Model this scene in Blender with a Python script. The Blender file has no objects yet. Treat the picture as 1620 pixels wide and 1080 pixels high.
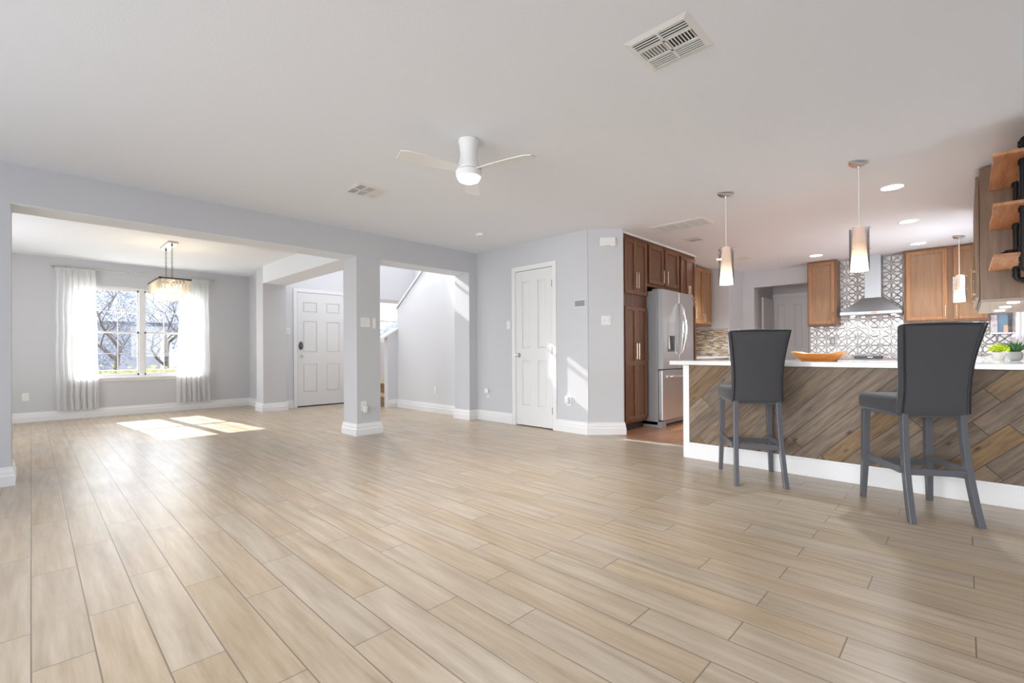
import bpy, bmesh, math, random
from mathutils import Vector, Matrix
random.seed(7)
S = bpy.context.scene
COL = S.collection

# ------------------------------------------------------------------ camera
FPX, PPY, YAW, PITCH, ROLL = 739.68, 553.96, 0.770761, 0.003643, -0.005808
fw = Vector((math.cos(YAW)*math.cos(PITCH), math.sin(YAW)*math.cos(PITCH), math.sin(PITCH)))
r0 = Vector((math.sin(YAW), -math.cos(YAW), 0)); u0 = r0.cross(fw)
rt = r0*math.cos(ROLL)+u0*math.sin(ROLL); up = -r0*math.sin(ROLL)+u0*math.cos(ROLL)
cd = bpy.data.cameras.new('camera'); cam = bpy.data.objects.new('camera', cd); COL.objects.link(cam)
cam.matrix_world = Matrix(((rt.x, up.x, -fw.x, 0), (rt.y, up.y, -fw.y, 0), (rt.z, up.z, -fw.z, 1.0), (0, 0, 0, 1)))
cd.sensor_width = 36; cd.sensor_fit = 'HORIZONTAL'; cd.lens = FPX/1620*36
cd.shift_y = (PPY-540)/1620; cd.clip_start = .05; cd.clip_end = 300
S.camera = cam

# ------------------------------------------------------------------ world, sun, window and fill light, exposure
w = bpy.data.worlds.new('world'); S.world = w; w.use_nodes = True
nt = w.node_tree; bg = nt.nodes['Background']
bg.inputs[0].default_value = (.80, .88, 1, 1); bg.inputs[1].default_value = 3.35
S.view_settings.view_transform = 'Standard'; S.view_settings.look = 'None'
S.view_settings.gamma = 1; S.view_settings.use_curve_mapping = False
S.view_settings.exposure = 0.0

def light(name, kind, loc, energy, color=(1, 1, 1), d=None, size=None, size_y=None, **kw):
    l = bpy.data.lights.new(name, kind); l.energy = energy; l.color = color
    if size: l.shape = 'RECTANGLE'; l.size = size; l.size_y = size_y
    for k, v in kw.items(): setattr(l, k, v)
    o = bpy.data.objects.new(name, l); COL.objects.link(o); o.location = loc
    if d: o.rotation_euler = Vector(d).to_track_quat('-Z', 'Y').to_euler()
    return o
light('sun', 'SUN', (0, 20, 20), 14, (1, .96, .9), d=(.18, -1.66, -1), angle=.009)
# daylight at sink, foyer and dining windows; rear and left ones are added fill
light('window_and_fill_light', 'AREA', (3.3, -3.12, 1.5), 20, (.97, .98, 1), d=(0, 1, 0), size=1.2, size_y=1.2)  # added fill from an unseen opening behind the camera
light('window_and_fill_light', 'AREA', (-2.62, 1.6, 1.25), 62, (.97, .98, 1), d=(1, .02, -.22), size=5.2, size_y=1.9, spread=1.35)  # added fill from the unseen left side, spread kept off the partition
light('window_and_fill_light', 'AREA', (7.85, -.62, 1.6), 36, (.97, .98, 1), d=(0, 1, -.5), size=1.3, size_y=.95)
light('window_and_fill_light', 'AREA', (4.2, 8.98, 4.07), 205, (.97, .98, 1), d=(0, -1, -.2), size=.48, size_y=.9)
light('window_and_fill_light', 'AREA', (1.3, 10.2, 1.4), 22, (.95, .98, 1), d=(0, -1, 0), size=1.7, size_y=1.4)
light('window_and_fill_light', 'AREA', (-1.32, 7.8, 1.4), 19, (.97, .98, 1), d=(1, 0, 0), size=1.6, size_y=1.4)  # added fill from an unseen opening in the dining side wall
# ------------------------------------------------------------------ node helpers
class NT:
    def __init__(s, name):
        s.m = bpy.data.materials.new(name); s.m.use_nodes = True; s.t = s.m.node_tree
        s.b = s.t.nodes['Principled BSDF']; s.out = s.t.nodes['Material Output']
    def n(s, typ, **kw):
        x = s.t.nodes.new(typ)
        for k, v in kw.items():
            if k.startswith('i_'):
                x.inputs[k[2:].replace('_', ' ')].default_value = v
            else: setattr(x, k, v)
        return x
    def l(s, a, b): s.t.links.new(a, b)
    def val(s, x, inp):
        if isinstance(x, (int, float)): inp.default_value = x
        else: s.l(x, inp)
    def math(s, op, a, b=0.0, c=0.0):
        x = s.n('ShaderNodeMath', operation=op)
        s.val(a, x.inputs[0]); s.val(b, x.inputs[1]); s.val(c, x.inputs[2]); return x.outputs[0]
    def mix(s, f, a, b):
        x = s.n('ShaderNodeMix', data_type='RGBA')
        s.val(f, x.inputs[0])
        for v, i in ((a, 6), (b, 7)):
            if isinstance(v, tuple): x.inputs[i].default_value = v if len(v) == 4 else v+(1,)
            else: s.l(v, x.inputs[i])
        return x.outputs[2]
    def geo(s):
        g = s.n('ShaderNodeNewGeometry'); x = s.n('ShaderNodeSeparateXYZ'); s.l(g.outputs['Position'], x.inputs[0])
        return g.outputs['Position'], x.outputs
    def obj(s):
        g = s.n('ShaderNodeTexCoord'); x = s.n('ShaderNodeSeparateXYZ'); s.l(g.outputs['Object'], x.inputs[0])
        return g.outputs['Object'], x.outputs
    def xyz(s, a, b, c=0.0):
        x = s.n('ShaderNodeCombineXYZ')
        for i, v in enumerate((a, b, c)): s.val(v, x.inputs[i])
        return x.outputs[0]
    def noise(s, vec, scale, detail=3, rough=.5, out='Fac'):
        x = s.n('ShaderNodeTexNoise'); x.inputs['Scale'].default_value = scale; x.inputs['Detail'].default_value = detail
        x.inputs['Roughness'].default_value = rough; s.l(vec, x.inputs['Vector']); return x.outputs[out]
    def wn(s, vec):
        x = s.n('ShaderNodeTexWhiteNoise', noise_dimensions='3D'); s.l(vec, x.inputs['Vector']); return x.outputs
    def bump(s, h, strength=.2, dist=.01):
        x = s.n('ShaderNodeBump'); x.inputs['Strength'].default_value = strength; x.inputs['Distance'].default_value = dist
        s.l(h, x.inputs['Height']); s.l(x.outputs[0], s.b.inputs['Normal'])
    def ramp(s, f, stops):
        x = s.n('ShaderNodeValToRGB'); e = x.color_ramp.elements
        while len(e) < len(stops): e.new(.5)
        for q, (p, c) in zip(e, stops): q.position = p; q.color = c+(1,)
        s.l(f, x.inputs[0]); return x.outputs[0]

def lin(r, g, b):
    return tuple(((v/255)/12.92 if v/255 <= .04045 else ((v/255+.055)/1.055)**2.4) for v in (r, g, b))
def plain(name, c, rough=.5, metal=0, bumps=None, spec=.5, coat=0):
    t = NT(name); t.b.inputs['Base Color'].default_value = c+(1,); t.b.inputs['Roughness'].default_value = rough
    t.b.inputs['Metallic'].default_value = metal; t.b.inputs['Specular IOR Level'].default_value = spec
    t.b.inputs['Coat Weight'].default_value = coat
    pos, _ = t.obj()
    if bumps: t.bump(t.noise(pos, bumps[0], 3), bumps[1], bumps[2])
    else:
        n = t.noise(pos, 9, 2); t.l(t.math('MULTIPLY_ADD', n, .08, rough-.04), t.b.inputs['Roughness'])
    return t.m
def emis(name, c, st, base=(.9, .9, .9)):
    t = NT(name); t.b.inputs['Base Color'].default_value = base+(1,)
    t.b.inputs['Emission Color'].default_value = c+(1,); t.b.inputs['Emission Strength'].default_value = st
    return t.m

M = {}
WALLC = lin(206, 207, 210)
M['wall'] = plain('wall_paint', WALLC, .75, bumps=(180, .08, .002))
M['white_wall'] = plain('foyer_paint', lin(222, 222, 224), .75, bumps=(180, .06, .002))
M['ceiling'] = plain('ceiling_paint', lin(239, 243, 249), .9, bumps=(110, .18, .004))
M['bounce_cut'] = plain('dark_bounce_cut', lin(108, 104, 102), .8)  # unseen walls darkened to cut light bounced onto the partition
M['trim'] = plain('white_trim', lin(238, 238, 238), .35)
M['door'] = plain('door_paint', lin(232, 232, 231), .38)
M['plastic'] = plain('white_plastic', lin(236, 236, 234), .35)
M['grey_plastic'] = plain('grey_plastic', lin(150, 152, 155), .4)
M['dark'] = plain('dark_gap', (.012, .012, .012), .8)
M['slotdark'] = plain('vent_slot_shade', (.05, .05, .05), .8)  # shade between the louvres, put into the colour
M['slotgrey'] = plain('vent_slot_pale_shade', (.33, .33, .33), .7)  # weaker shade between the louvres, put into the colour
M['knob'] = plain('satin_knob', lin(214, 214, 214), .3, .3)
M['nickel'] = plain('brushed_nickel', (.62, .60, .57), .28, 1)
M['brass'] = plain('champagne_handle', (.56, .44, .33), .3, 1)
M['steel'] = plain('stainless', (.55, .56, .57), .33, 1)
M['steel_side'] = plain('fridge_side', lin(150, 151, 153), .45, .25)
M['chrome'] = plain('chrome', (.8, .8, .8), .1, 1)
M['black'] = plain('black_iron', (.012, .012, .014), .42, .6)
M['bronze'] = plain('dark_bronze', (.16, .14, .125), .4, .9)
M['quartz'] = plain('white_quartz', lin(240, 240, 238), .12, coat=.3)
M['fabric'] = plain('charcoal_fabric', lin(72, 72, 75), .92, bumps=(600, .35, .002), spec=.25)
_fb = M['fabric'].node_tree.nodes['Principled BSDF']; _fb.inputs['Sheen Weight'].default_value = .25; _fb.inputs['Sheen Roughness'].default_value = .4
M['fabric2'] = plain('charcoal_piping', (.02, .02, .022), .9)
M['legs'] = plain('grey_black_wood', lin(92, 94, 99), .32, coat=.3)
M['bulb'] = emis('warm_bulb', (1, .66, .32), 14)
M['lens'] = emis('lamp_lens', (1, .98, .95), 9)
M['down'] = emis('downlight_lens', (1, .97, .92), 14)
M['shade_glass'] = None
M['screen'] = plain('black_display', (.015, .015, .02), .15)
M['led_blue'] = emis('led_blue', (.3, .3, 1), 3, (.05, .05, .2))
M['led_red'] = emis('led_red', (1, .25, .1), 1.5, (.2, .05, .05))
M['led_purple'] = emis('led_purple', (.45, .2, 1), 12)
M['pot_white'] = plain('white_ceramic', lin(235, 235, 230), .3)
M['pot_grey'] = plain('grey_ceramic', lin(165, 165, 168), .45)
M['leaf_lime'] = plain('lime_leaf', lin(190, 208, 40), .5)
M['leaf_green'] = plain('dark_leaf', lin(60, 110, 62), .5)
M['bag_white'] = plain('white_bag', lin(242, 247, 252), .35)
M['bag_blue'] = plain('blue_bag', lin(160, 200, 232), .4)
M['pink'] = plain('pink_print', lin(225, 130, 165), .5)
M['peach'] = plain('peach_card', lin(240, 200, 165), .5)

def glass(name, tint=(1, 1, 1), refl=.08, rough=.0):
    t = NT(name); t.t.nodes.remove(t.b)
    tr = t.n('ShaderNodeBsdfTransparent'); tr.inputs[0].default_value = tint+(1,)
    gl = t.n('ShaderNodeBsdfGlossy'); gl.inputs['Roughness'].default_value = rough
    lw = t.n('ShaderNodeLayerWeight'); lw.inputs[0].default_value = .25
    f = t.math('MULTIPLY_ADD', lw.outputs['Fresnel'], .6, refl)
    mx = t.n('ShaderNodeMixShader'); t.l(f, mx.inputs[0]); t.l(tr.outputs[0], mx.inputs[1]); t.l(gl.outputs[0], mx.inputs[2])
    t.l(mx.outputs[0], t.out.inputs[0]); return t.m
M['pane'] = glass('window_pane', refl=.04)
M['clear'] = glass('clear_glass', (.84, .83, .83), .12, .02)

def crystal():
    t = NT('crystal'); t.t.nodes.remove(t.b)
    tr = t.n('ShaderNodeBsdfTransparent'); tr.inputs[0].default_value = (.97, .95, .92, 1)
    gl = t.n('ShaderNodeBsdfGlossy'); gl.inputs['Roughness'].default_value = .08
    tl = t.n('ShaderNodeBsdfTranslucent'); tl.inputs[0].default_value = (.95, .93, .9, 1)
    m1 = t.n('ShaderNodeMixShader'); m1.inputs[0].default_value = .4; t.l(tr.outputs[0], m1.inputs[1]); t.l(gl.outputs[0], m1.inputs[2])
    m2 = t.n('ShaderNodeMixShader'); m2.inputs[0].default_value = .3; t.l(m1.outputs[0], m2.inputs[1]); t.l(tl.outputs[0], m2.inputs[2])
    t.l(m2.outputs[0], t.out.inputs[0]); return t.m
M['crystal'] = crystal()

def sheer():
    t = NT('sheer_curtain'); t.t.nodes.remove(t.b)
    df = t.n('ShaderNodeBsdfDiffuse'); df.inputs[0].default_value = (.9, .9, .9, 1)
    tl = t.n('ShaderNodeBsdfTranslucent'); tl.inputs[0].default_value = (.92, .92, .92, 1)
    tr = t.n('ShaderNodeBsdfTransparent')
    m1 = t.n('ShaderNodeMixShader'); m1.inputs[0].default_value = .5; t.l(df.outputs[0], m1.inputs[1]); t.l(tl.outputs[0], m1.inputs[2])
    m2 = t.n('ShaderNodeMixShader'); m2.inputs[0].default_value = .07; t.l(m1.outputs[0], m2.inputs[1]); t.l(tr.outputs[0], m2.inputs[2])
    t.l(m2.outputs[0], t.out.inputs[0]); return t.m
M['sheer'] = sheer()

def frosted():
    # opal inner shade of the pendants, lit by its own bulb; glows most near the bulb at its foot
    t = NT('opal_shade'); pos, o = t.obj()
    f = t.ramp(o[2], [(0.0, (1, .92, .74)), (.10, (1, .90, .70)), (.2, (1, .62, .36)), (.34, (1, .66, .48))])
    s = t.n('ShaderNodeMapRange'); s.inputs[1].default_value = .06; s.inputs[2].default_value = .22
    s.inputs[3].default_value = 1.9; s.inputs[4].default_value = .52; t.l(o[2], s.inputs[0])
    t.b.inputs['Base Color'].default_value = (.62, .54, .47, 1); t.b.inputs['Roughness'].default_value = .35
    t.l(f, t.b.inputs['Emission Color']); t.l(s.outputs[0], t.b.inputs['Emission Strength']); return t.m
M['opal'] = frosted()

def floor_mat(name, c1, c2, c3, kitchen=False):
    t = NT(name); pos, o = t.geo(); x, y = o[0], o[1]
    if kitchen: x, y = o[1], o[0]
    W, L = .1525, .907
    k = t.math('FLOOR', t.math('DIVIDE', x, W)); fx = t.math('FRACT', t.math('DIVIDE', x, W))
    off = t.math('MULTIPLY', t.math('PINGPONG', k, 2), .2933)
    v = t.math('DIVIDE', t.math('SUBTRACT', t.math('SUBTRACT', y, .303), off), L)
    kv = t.math('FLOOR', v); fv = t.math('FRACT', v)
    ex = t.math('MINIMUM', fx, t.math('SUBTRACT', 1, fx)); ex = t.math('MULTIPLY', ex, W)
    ev = t.math('MINIMUM', fv, t.math('SUBTRACT', 1, fv)); ev = t.math('MULTIPLY', ev, L)
    e = t.math('MINIMUM', ex, ev)
    g = t.n('ShaderNodeMapRange'); g.inputs[1].default_value = .0012; g.inputs[2].default_value = .0028; t.l(e, g.inputs[0]); g = g.outputs[0]
    rnd = t.wn(t.xyz(k, kv, 3.3))
    rs = t.n('ShaderNodeSeparateXYZ'); t.l(rnd['Color'], rs.inputs[0])
    gv = t.xyz(t.math('MULTIPLY_ADD', x, 14, t.math('MULTIPLY', rs.outputs[0], 50)), t.math('MULTIPLY_ADD', y, 1.1, t.math('MULTIPLY', rs.outputs[1], 30)))
    n1 = t.noise(gv, 1.6, 6, .62)
    gv2 = t.xyz(t.math('MULTIPLY_ADD', x, 70, t.math('MULTIPLY', rs.outputs[0], 90)), t.math('MULTIPLY', y, 3.5))
    n2 = t.noise(gv2, 1.5, 4, .6)
    c = t.ramp(n1, [(.33, c1), (.52, c2), (.69, c3)])
    c = t.mix(t.math('MULTIPLY', n2, .5), c, c1)
    hs = t.n('ShaderNodeHueSaturation'); t.l(c, hs.inputs['Color'])
    t.l(t.math('MULTIPLY_ADD', rs.outputs[2], .07, .965), hs.inputs['Value'])
    t.l(t.math('MULTIPLY_ADD', rs.outputs[0], .25, .85), hs.inputs['Saturation'])
    c = t.mix(g, (.20, .155, .115), hs.outputs[0]); t.l(c, t.b.inputs['Base Color'])
    n3 = t.noise(pos, 2.5, 3, .5)
    t.l(t.math('MULTIPLY_ADD', n3, .14, .24), t.b.inputs['Roughness'])
    h = t.math('ADD', g, t.math('MULTIPLY', t.noise(gv2, .8, 3), .25))
    t.bump(h, .22, .002); t.b.inputs['Specular IOR Level'].default_value = .55
    return t.m
M['floor'] = floor_mat('floor_planks', lin(166, 147, 122), lin(189, 172, 149), lin(205, 190, 169))
M['kfloor'] = floor_mat('kitchen_planks', lin(160, 106, 70), lin(190, 134, 94), lin(208, 158, 118), True)

def oak(name, c1, c2, c3, rough=.38, axis=2):
    t = NT(name); pos, o = t.obj()
    s = [9, 9, 9]; s[axis] = .7
    v = t.xyz(*[t.math('MULTIPLY', o[i], s[i]) for i in range(3)])
    n1 = t.noise(v, 3.2, 6, .65); v2 = t.xyz(*[t.math('MULTIPLY', o[i], s[i]*9) for i in range(3)])
    n2 = t.noise(v2, 2, 3)
    c = t.ramp(n1, [(.28, c1), (.5, c2), (.74, c3)]); c = t.mix(t.math('MULTIPLY', n2, .35), c, c1)
    t.l(c, t.b.inputs['Base Color']); t.b.inputs['Roughness'].default_value = rough
    t.bump(n2, .08, .001); return t.m
M['oak'] = oak('stained_oak', lin(94, 58, 33), lin(120, 77, 46), lin(140, 93, 58))
M['oak_lit'] = oak('stained_oak_lit', lin(138, 92, 54), lin(160, 111, 69), lin(176, 127, 84))  # the one cabinet wood, its colour lightened for the brightly lit range wall
M['oak_shaded'] = oak('stained_oak_shaded', lin(100, 75, 54), lin(119, 92, 67), lin(136, 108, 82))  # the same cabinet wood, its colour greyed for the shaded right end
M['board'] = oak('rough_shelf_board', lin(158, 102, 62), lin(192, 134, 92), lin(214, 164, 122), .6, 0)
M['bowlwood'] = oak('orange_bowl_wood', lin(205, 124, 52), lin(232, 156, 78), lin(244, 190, 126), .35, 1)
M['tread'] = oak('stair_tread_wood', lin(120, 92, 62), lin(150, 120, 84), lin(170, 140, 104), .4, 1)

def diag():
    t = NT('reclaimed_diagonal_boards'); pos, o = t.geo()
    y, z = o[1], o[2]; c = math.cos(math.radians(45))
    a = t.math('MULTIPLY', t.math('SUBTRACT', z, y), c)      # along the board (rises to the right)
    b = t.math('MULTIPLY', t.math('ADD', z, y), c)
    W, L = .118, 1.15
    k = t.math('FLOOR', t.math('DIVIDE', b, W)); fb = t.math('FRACT', t.math('DIVIDE', b, W))
    r = t.wn(t.xyz(k, 7.7, 1.0)); v = t.math('ADD', t.math('DIVIDE', a, L), t.math('MULTIPLY', r['Value'], 5))
    kv = t.math('FLOOR', v); fv = t.math('FRACT', v)
    e = t.math('MINIMUM', t.math('MULTIPLY', t.math('MINIMUM', fb, t.math('SUBTRACT', 1, fb)), W),
               t.math('MULTIPLY', t.math('MINIMUM', fv, t.math('SUBTRACT', 1, fv)), L))
    g = t.n('ShaderNodeMapRange'); g.inputs[1].default_value = .0006; g.inputs[2].default_value = .003; t.l(e, g.inputs[0]); g = g.outputs[0]
    rr = t.wn(t.xyz(k, kv, 2.0)); rs = t.n('ShaderNodeSeparateXYZ'); t.l(rr['Color'], rs.inputs[0])
    gv = t.xyz(t.math('MULTIPLY_ADD', b, 16, t.math('MULTIPLY', rs.outputs[0], 60)), t.math('MULTIPLY_ADD', a, 1.8, t.math('MULTIPLY', rs.outputs[1], 40)))
    n1 = t.noise(gv, 2, 7, .65)
    n2 = t.noise(gv, 9, 3, .6)
    cc = t.ramp(n1, [(.25, lin(84, 66, 50)), (.45, lin(114, 95, 75)), (.6, lin(132, 112, 90)), (.80, lin(156, 130, 98))])
    warm = t.mix(1.0, cc, cc)
    hs = t.n('ShaderNodeHueSaturation'); t.l(warm, hs.inputs['Color'])
    t.l(t.math('MULTIPLY_ADD', rs.outputs[2], .42, .78), hs.inputs['Value'])
    t.l(t.math('MULTIPLY_ADD', t.math('POWER', rs.outputs[1], 3.0), .45, .85), hs.inputs['Saturation'])
    vo = t.n('ShaderNodeTexVoronoi'); vo.inputs['Scale'].default_value = 1.0
    t.l(t.xyz(t.math('MULTIPLY', b, 9), t.math('MULTIPLY', a, 4)), vo.inputs['Vector'])
    kn = t.n('ShaderNodeMapRange'); kn.inputs[1].default_value = .03; kn.inputs[2].default_value = .13; t.l(vo.outputs['Distance'], kn.inputs[0])
    c2 = t.mix(kn.outputs[0], lin(60, 44, 32), hs.outputs[0])
    c3 = t.mix(g, (.03, .022, .015), c2); t.l(c3, t.b.inputs['Base Color'])
    t.b.inputs['Roughness'].default_value = .6
    t.bump(t.math('ADD', g, t.math('MULTIPLY', n2, .4)), .35, .003); return t.m
M['diag'] = diag()

def tin():
    t = NT('pressed_tin_tile'); pos, o = t.geo()
    P = .143
    a = t.math('FRACT', t.math('DIVIDE', t.math('ADD', o[1], o[0]), P)); b = t.math('FRACT', t.math('DIVIDE', o[2], P))
    # arcs round each tile corner plus a diamond: the pressed quatrefoil
    h = None
    for cx in (0, 1):
        for cy in (0, 1):
            d = t.math('SQRT', t.math('ADD', t.math('POWER', t.math('SUBTRACT', a, cx), 2.0), t.math('POWER', t.math('SUBTRACT', b, cy), 2.0)))
            r = t.math('ABSOLUTE', t.math('SUBTRACT', d, .50)); q = t.math('SUBTRACT', 1, t.math('MINIMUM', t.math('MULTIPLY', r, 15), 1))
            h = q if h is None else t.math('MAXIMUM', h, q)
    for dd in (t.math('SUBTRACT', a, b), t.math('SUBTRACT', t.math('ADD', a, b), 1)):
        q = t.math('SUBTRACT', 1, t.math('MINIMUM', t.math('MULTIPLY', t.math('ABSOLUTE', dd), 12), 1)); h = t.math('MAXIMUM', h, q)
    dc = t.math('SQRT', t.math('ADD', t.math('POWER', t.math('SUBTRACT', a, .5), 2.0), t.math('POWER', t.math('SUBTRACT', b, .5), 2.0)))
    dot = t.math('SUBTRACT', 1, t.math('MINIMUM', t.math('MULTIPLY', dc, 9), 1)); h = t.math('MAXIMUM', h, dot)
    ea = t.math('MINIMUM', a, t.math('SUBTRACT', 1, a)); eb = t.math('MINIMUM', b, t.math('SUBTRACT', 1, b)); e = t.math('MINIMUM', ea, eb)
    s = t.math('MINIMUM', t.math('MULTIPLY', e, 30), 1)
    h0 = h; s = t.math('MINIMUM', t.math('MULTIPLY', e, 90), 1); h = t.math('MULTIPLY_ADD', s, .12, h)
    t.b.inputs['Metallic'].default_value = .6; t.b.inputs['Roughness'].default_value = .36
    c = t.mix(s, (.42, .41, .40), t.mix(h0, (.60, .59, .58), (.74, .73, .72))); t.l(c, t.b.inputs['Base Color'])
    t.bump(h, .8, .006); return t.m
M['tin'] = tin()

def mosaic():
    t = NT('glass_stone_mosaic'); pos, o = t.geo()
    x = t.math('SUBTRACT', o[0], o[1]); z = o[2]; H, L = .017, .085
    k = t.math('FLOOR', t.math('DIVIDE', z, H)); r = t.wn(t.xyz(k, 1.5, 4.0))
    v = t.math('ADD', t.math('DIVIDE', x, L), t.math('MULTIPLY', r['Value'], 7)); kv = t.math('FLOOR', v)
    rr = t.wn(t.xyz(k, kv, 9.0))
    c = t.ramp(rr['Value'], [(0, lin(150, 130, 108)), (.3, lin(206, 186, 160)), (.55, lin(226, 214, 196)), (.75, lin(170, 162, 152)), (.95, lin(190, 160, 126))])
    c.node.color_ramp.interpolation = 'CONSTANT'
    t.l(c, t.b.inputs['Base Color']); t.b.inputs['Roughness'].default_value = .25; return t.m
M['mosaic'] = mosaic()

def brushed():
    t = NT('brushed_steel'); pos, o = t.obj()
    v = t.xyz(t.math('MULTIPLY', o[0], 3), t.math('MULTIPLY', o[1], 3), t.math('MULTIPLY', o[2], 240))
    n = t.noise(v, 1, 2); t.b.inputs['Base Color'].default_value = (.60, .61, .62, 1); t.b.inputs['Metallic'].default_value = .95
    t.l(t.math('MULTIPLY_ADD', n, .16, .28), t.b.inputs['Roughness']); return t.m
M['brushed'] = brushed()

def simple_noise(name, c1, c2, scale, rough=.9):
    t = NT(name); pos, o = t.geo(); n = t.noise(pos, scale, 5, .6)
    t.l(t.ramp(n, [(.35, c1), (.65, c2)]), t.b.inputs['Base Color']); t.b.inputs['Roughness'].default_value = rough; return t.m
M['lawn'] = simple_noise('winter_lawn', lin(120, 118, 80), lin(158, 150, 105), 3)
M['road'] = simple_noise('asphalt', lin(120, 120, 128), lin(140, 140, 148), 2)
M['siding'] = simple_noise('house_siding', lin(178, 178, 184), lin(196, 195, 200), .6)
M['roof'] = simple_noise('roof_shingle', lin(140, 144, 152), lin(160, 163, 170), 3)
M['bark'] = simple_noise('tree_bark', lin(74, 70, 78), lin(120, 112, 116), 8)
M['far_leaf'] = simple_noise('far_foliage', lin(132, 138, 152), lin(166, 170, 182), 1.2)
M['hedge'] = simple_noise('hedge_leaf', lin(132, 134, 92), lin(186, 182, 140), 14)

# ------------------------------------------------------------------ mesh helpers
def nb(): return bmesh.new()
def box(bm, x0, x1, y0, y1, z0, z1, F=None):
    x0, x1 = sorted((x0, x1)); y0, y1 = sorted((y0, y1)); z0, z1 = sorted((z0, z1))
    P = [(x, y, z) for z in (z0, z1) for y in (y0, y1) for x in (x0, x1)]
    if F: P = [F(*p) for p in P]
    v = [bm.verts.new(p) for p in P]
    for f in ((0, 2, 3, 1), (4, 5, 7, 6), (0, 1, 5, 4), (2, 6, 7, 3), (0, 4, 6, 2), (1, 3, 7, 5)): bm.faces.new([v[i] for i in f])
    return v
def prism(bm, pts, z0, z1, F=None):
    F = F or (lambda a, b, c: (a, b, c))
    a = [bm.verts.new(F(p[0], p[1], z0)) for p in pts]; b = [bm.verts.new(F(p[0], p[1], z1)) for p in pts]
    n = len(pts); bm.faces.new(a[::-1]); bm.faces.new(b)
    for i in range(n): bm.faces.new((a[i], a[(i+1) % n], b[(i+1) % n], b[i]))
def tube(bm, pts, r, n=12, caps=True):
    pts = [Vector(p) for p in pts]; R = r if isinstance(r, (list, tuple)) else [r]*len(pts)
    rings = []; prev = None
    for i, p in enumerate(pts):
        d = (pts[min(i+1, len(pts)-1)]-pts[max(i-1, 0)]).normalized()
        if prev is None: a = d.orthogonal().normalized()
        else: a = (prev-d*prev.dot(d)).normalized()
        prev = a; b = d.cross(a)
        rings.append([bm.verts.new(p+(a*math.cos(2*math.pi*k/n)+b*math.sin(2*math.pi*k/n))*R[i]) for k in range(n)])
    for q, s in zip(rings, rings[1:]):
        for k in range(n): bm.faces.new((q[k], q[(k+1) % n], s[(k+1) % n], s[k]))
    if caps: bm.faces.new(rings[0][::-1]); bm.faces.new(rings[-1])
def lathe(bm, prof, c=(0, 0, 0), n=32, cap0=False, cap1=False, sx=1, sy=1):
    rings = []
    for r, z in prof:
        rings.append([bm.verts.new((c[0]+r*sx*math.cos(2*math.pi*k/n), c[1]+r*sy*math.sin(2*math.pi*k/n), c[2]+z)) for k in range(n)])
    for q, s in zip(rings, rings[1:]):
        for k in range(n): bm.faces.new((q[k], q[(k+1) % n], s[(k+1) % n], s[k]))
    if cap0: bm.faces.new(rings[0][::-1])
    if cap1: bm.faces.new(rings[-1])
def arc(p, q, c, n=6):
    # quadratic bend from p to q with corner c
    p, q, c = Vector(p), Vector(q), Vector(c)
    return [tuple(p*(1-t)**2+c*2*t*(1-t)+q*t*t) for t in [i/n for i in range(n+1)]]

def put(name, bm, mat, parent=None, smooth=False, bev=0, world=True, sub=0):
    bmesh.ops.recalc_face_normals(bm, faces=bm.faces[:])
    if parent is not None and world:
        p = parent; off = Vector()
        while p is not None: off += p.location; p = p.parent
        bmesh.ops.translate(bm, verts=bm.verts[:], vec=-off)
    me = bpy.data.meshes.new(name); bm.to_mesh(me); bm.free()
    o = bpy.data.objects.new(name, me); COL.objects.link(o)
    for m in (mat if isinstance(mat, list) else [mat]): me.materials.append(m)
    if smooth:
        me.polygons.foreach_set('use_smooth', [True]*len(me.polygons))
        if smooth == 'auto':
            try: me.set_sharp_from_angle(angle=math.radians(38))
            except Exception: pass
    if bev:
        b = o.modifiers.new('bevel', 'BEVEL'); b.width = bev; b.segments = 2; b.limit_method = 'ANGLE'
    if sub:
        s_ = o.modifiers.new('sub', 'SUBSURF'); s_.levels = sub; s_.render_levels = sub
    if parent is not None: o.parent = parent
    return o
def mid(name, bm, mat, loc, **kw):
    """top-level single mesh with its origin moved to loc (given in world coordinates)"""
    bmesh.ops.translate(bm, verts=bm.verts[:], vec=-Vector(loc)); o = put(name, bm, mat, **kw); o.location = loc; return o
def tag(o, label, cat, group=None):
    o['label'] = label; o['category'] = cat
    if group: o['group'] = group
    return o
def thing(name, label, cat, loc, rz=0, group=None):
    o = bpy.data.objects.new(name, None); COL.objects.link(o); o.location = loc; o.rotation_euler = (0, 0, rz); o.empty_display_size = .05
    return tag(o, label, cat, group)
def struct(name, bm, mat, parent=None, **kw):
    o = put(name, bm, mat, parent, **kw)
    if parent is None: o['kind'] = 'structure'
    return o
def copy_tree(o, parent=None):
    c = o.copy(); COL.objects.link(c)
    if parent is not None: c.parent = parent
    for ch in list(o.children): copy_tree(ch, c)
    return c

H = 2.475
# ------------------------------------------------------------------ the setting
bm = nb(); box(bm, -2.6, 4.84, -3.1, 10.13, -.08, 0); box(bm, 4.84, 6.1, 3.66, 9.02, -.08, 0); struct('floor_living', bm, M['floor'])
bm = nb(); box(bm, 4.84, 10.9, -.55, 3.66, -.08, 0); struct('floor_kitchen', bm, M['kfloor'])
bm = nb(); box(bm, -2.6, 10.9, -3.1, 5.43, H, H+.12); struct('ceiling_living', bm, M['ceiling'])
bm = nb(); box(bm, -1.4, 2.96, 5.43, 10.13, 2.49, 2.6); struct('ceiling_dining', bm, M['ceiling'])
bm = nb(); box(bm, 2.7, 6.1, 5.2, 9.05, 5.0, 5.1); struct('ceiling_foyer', bm, M['ceiling'])

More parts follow.
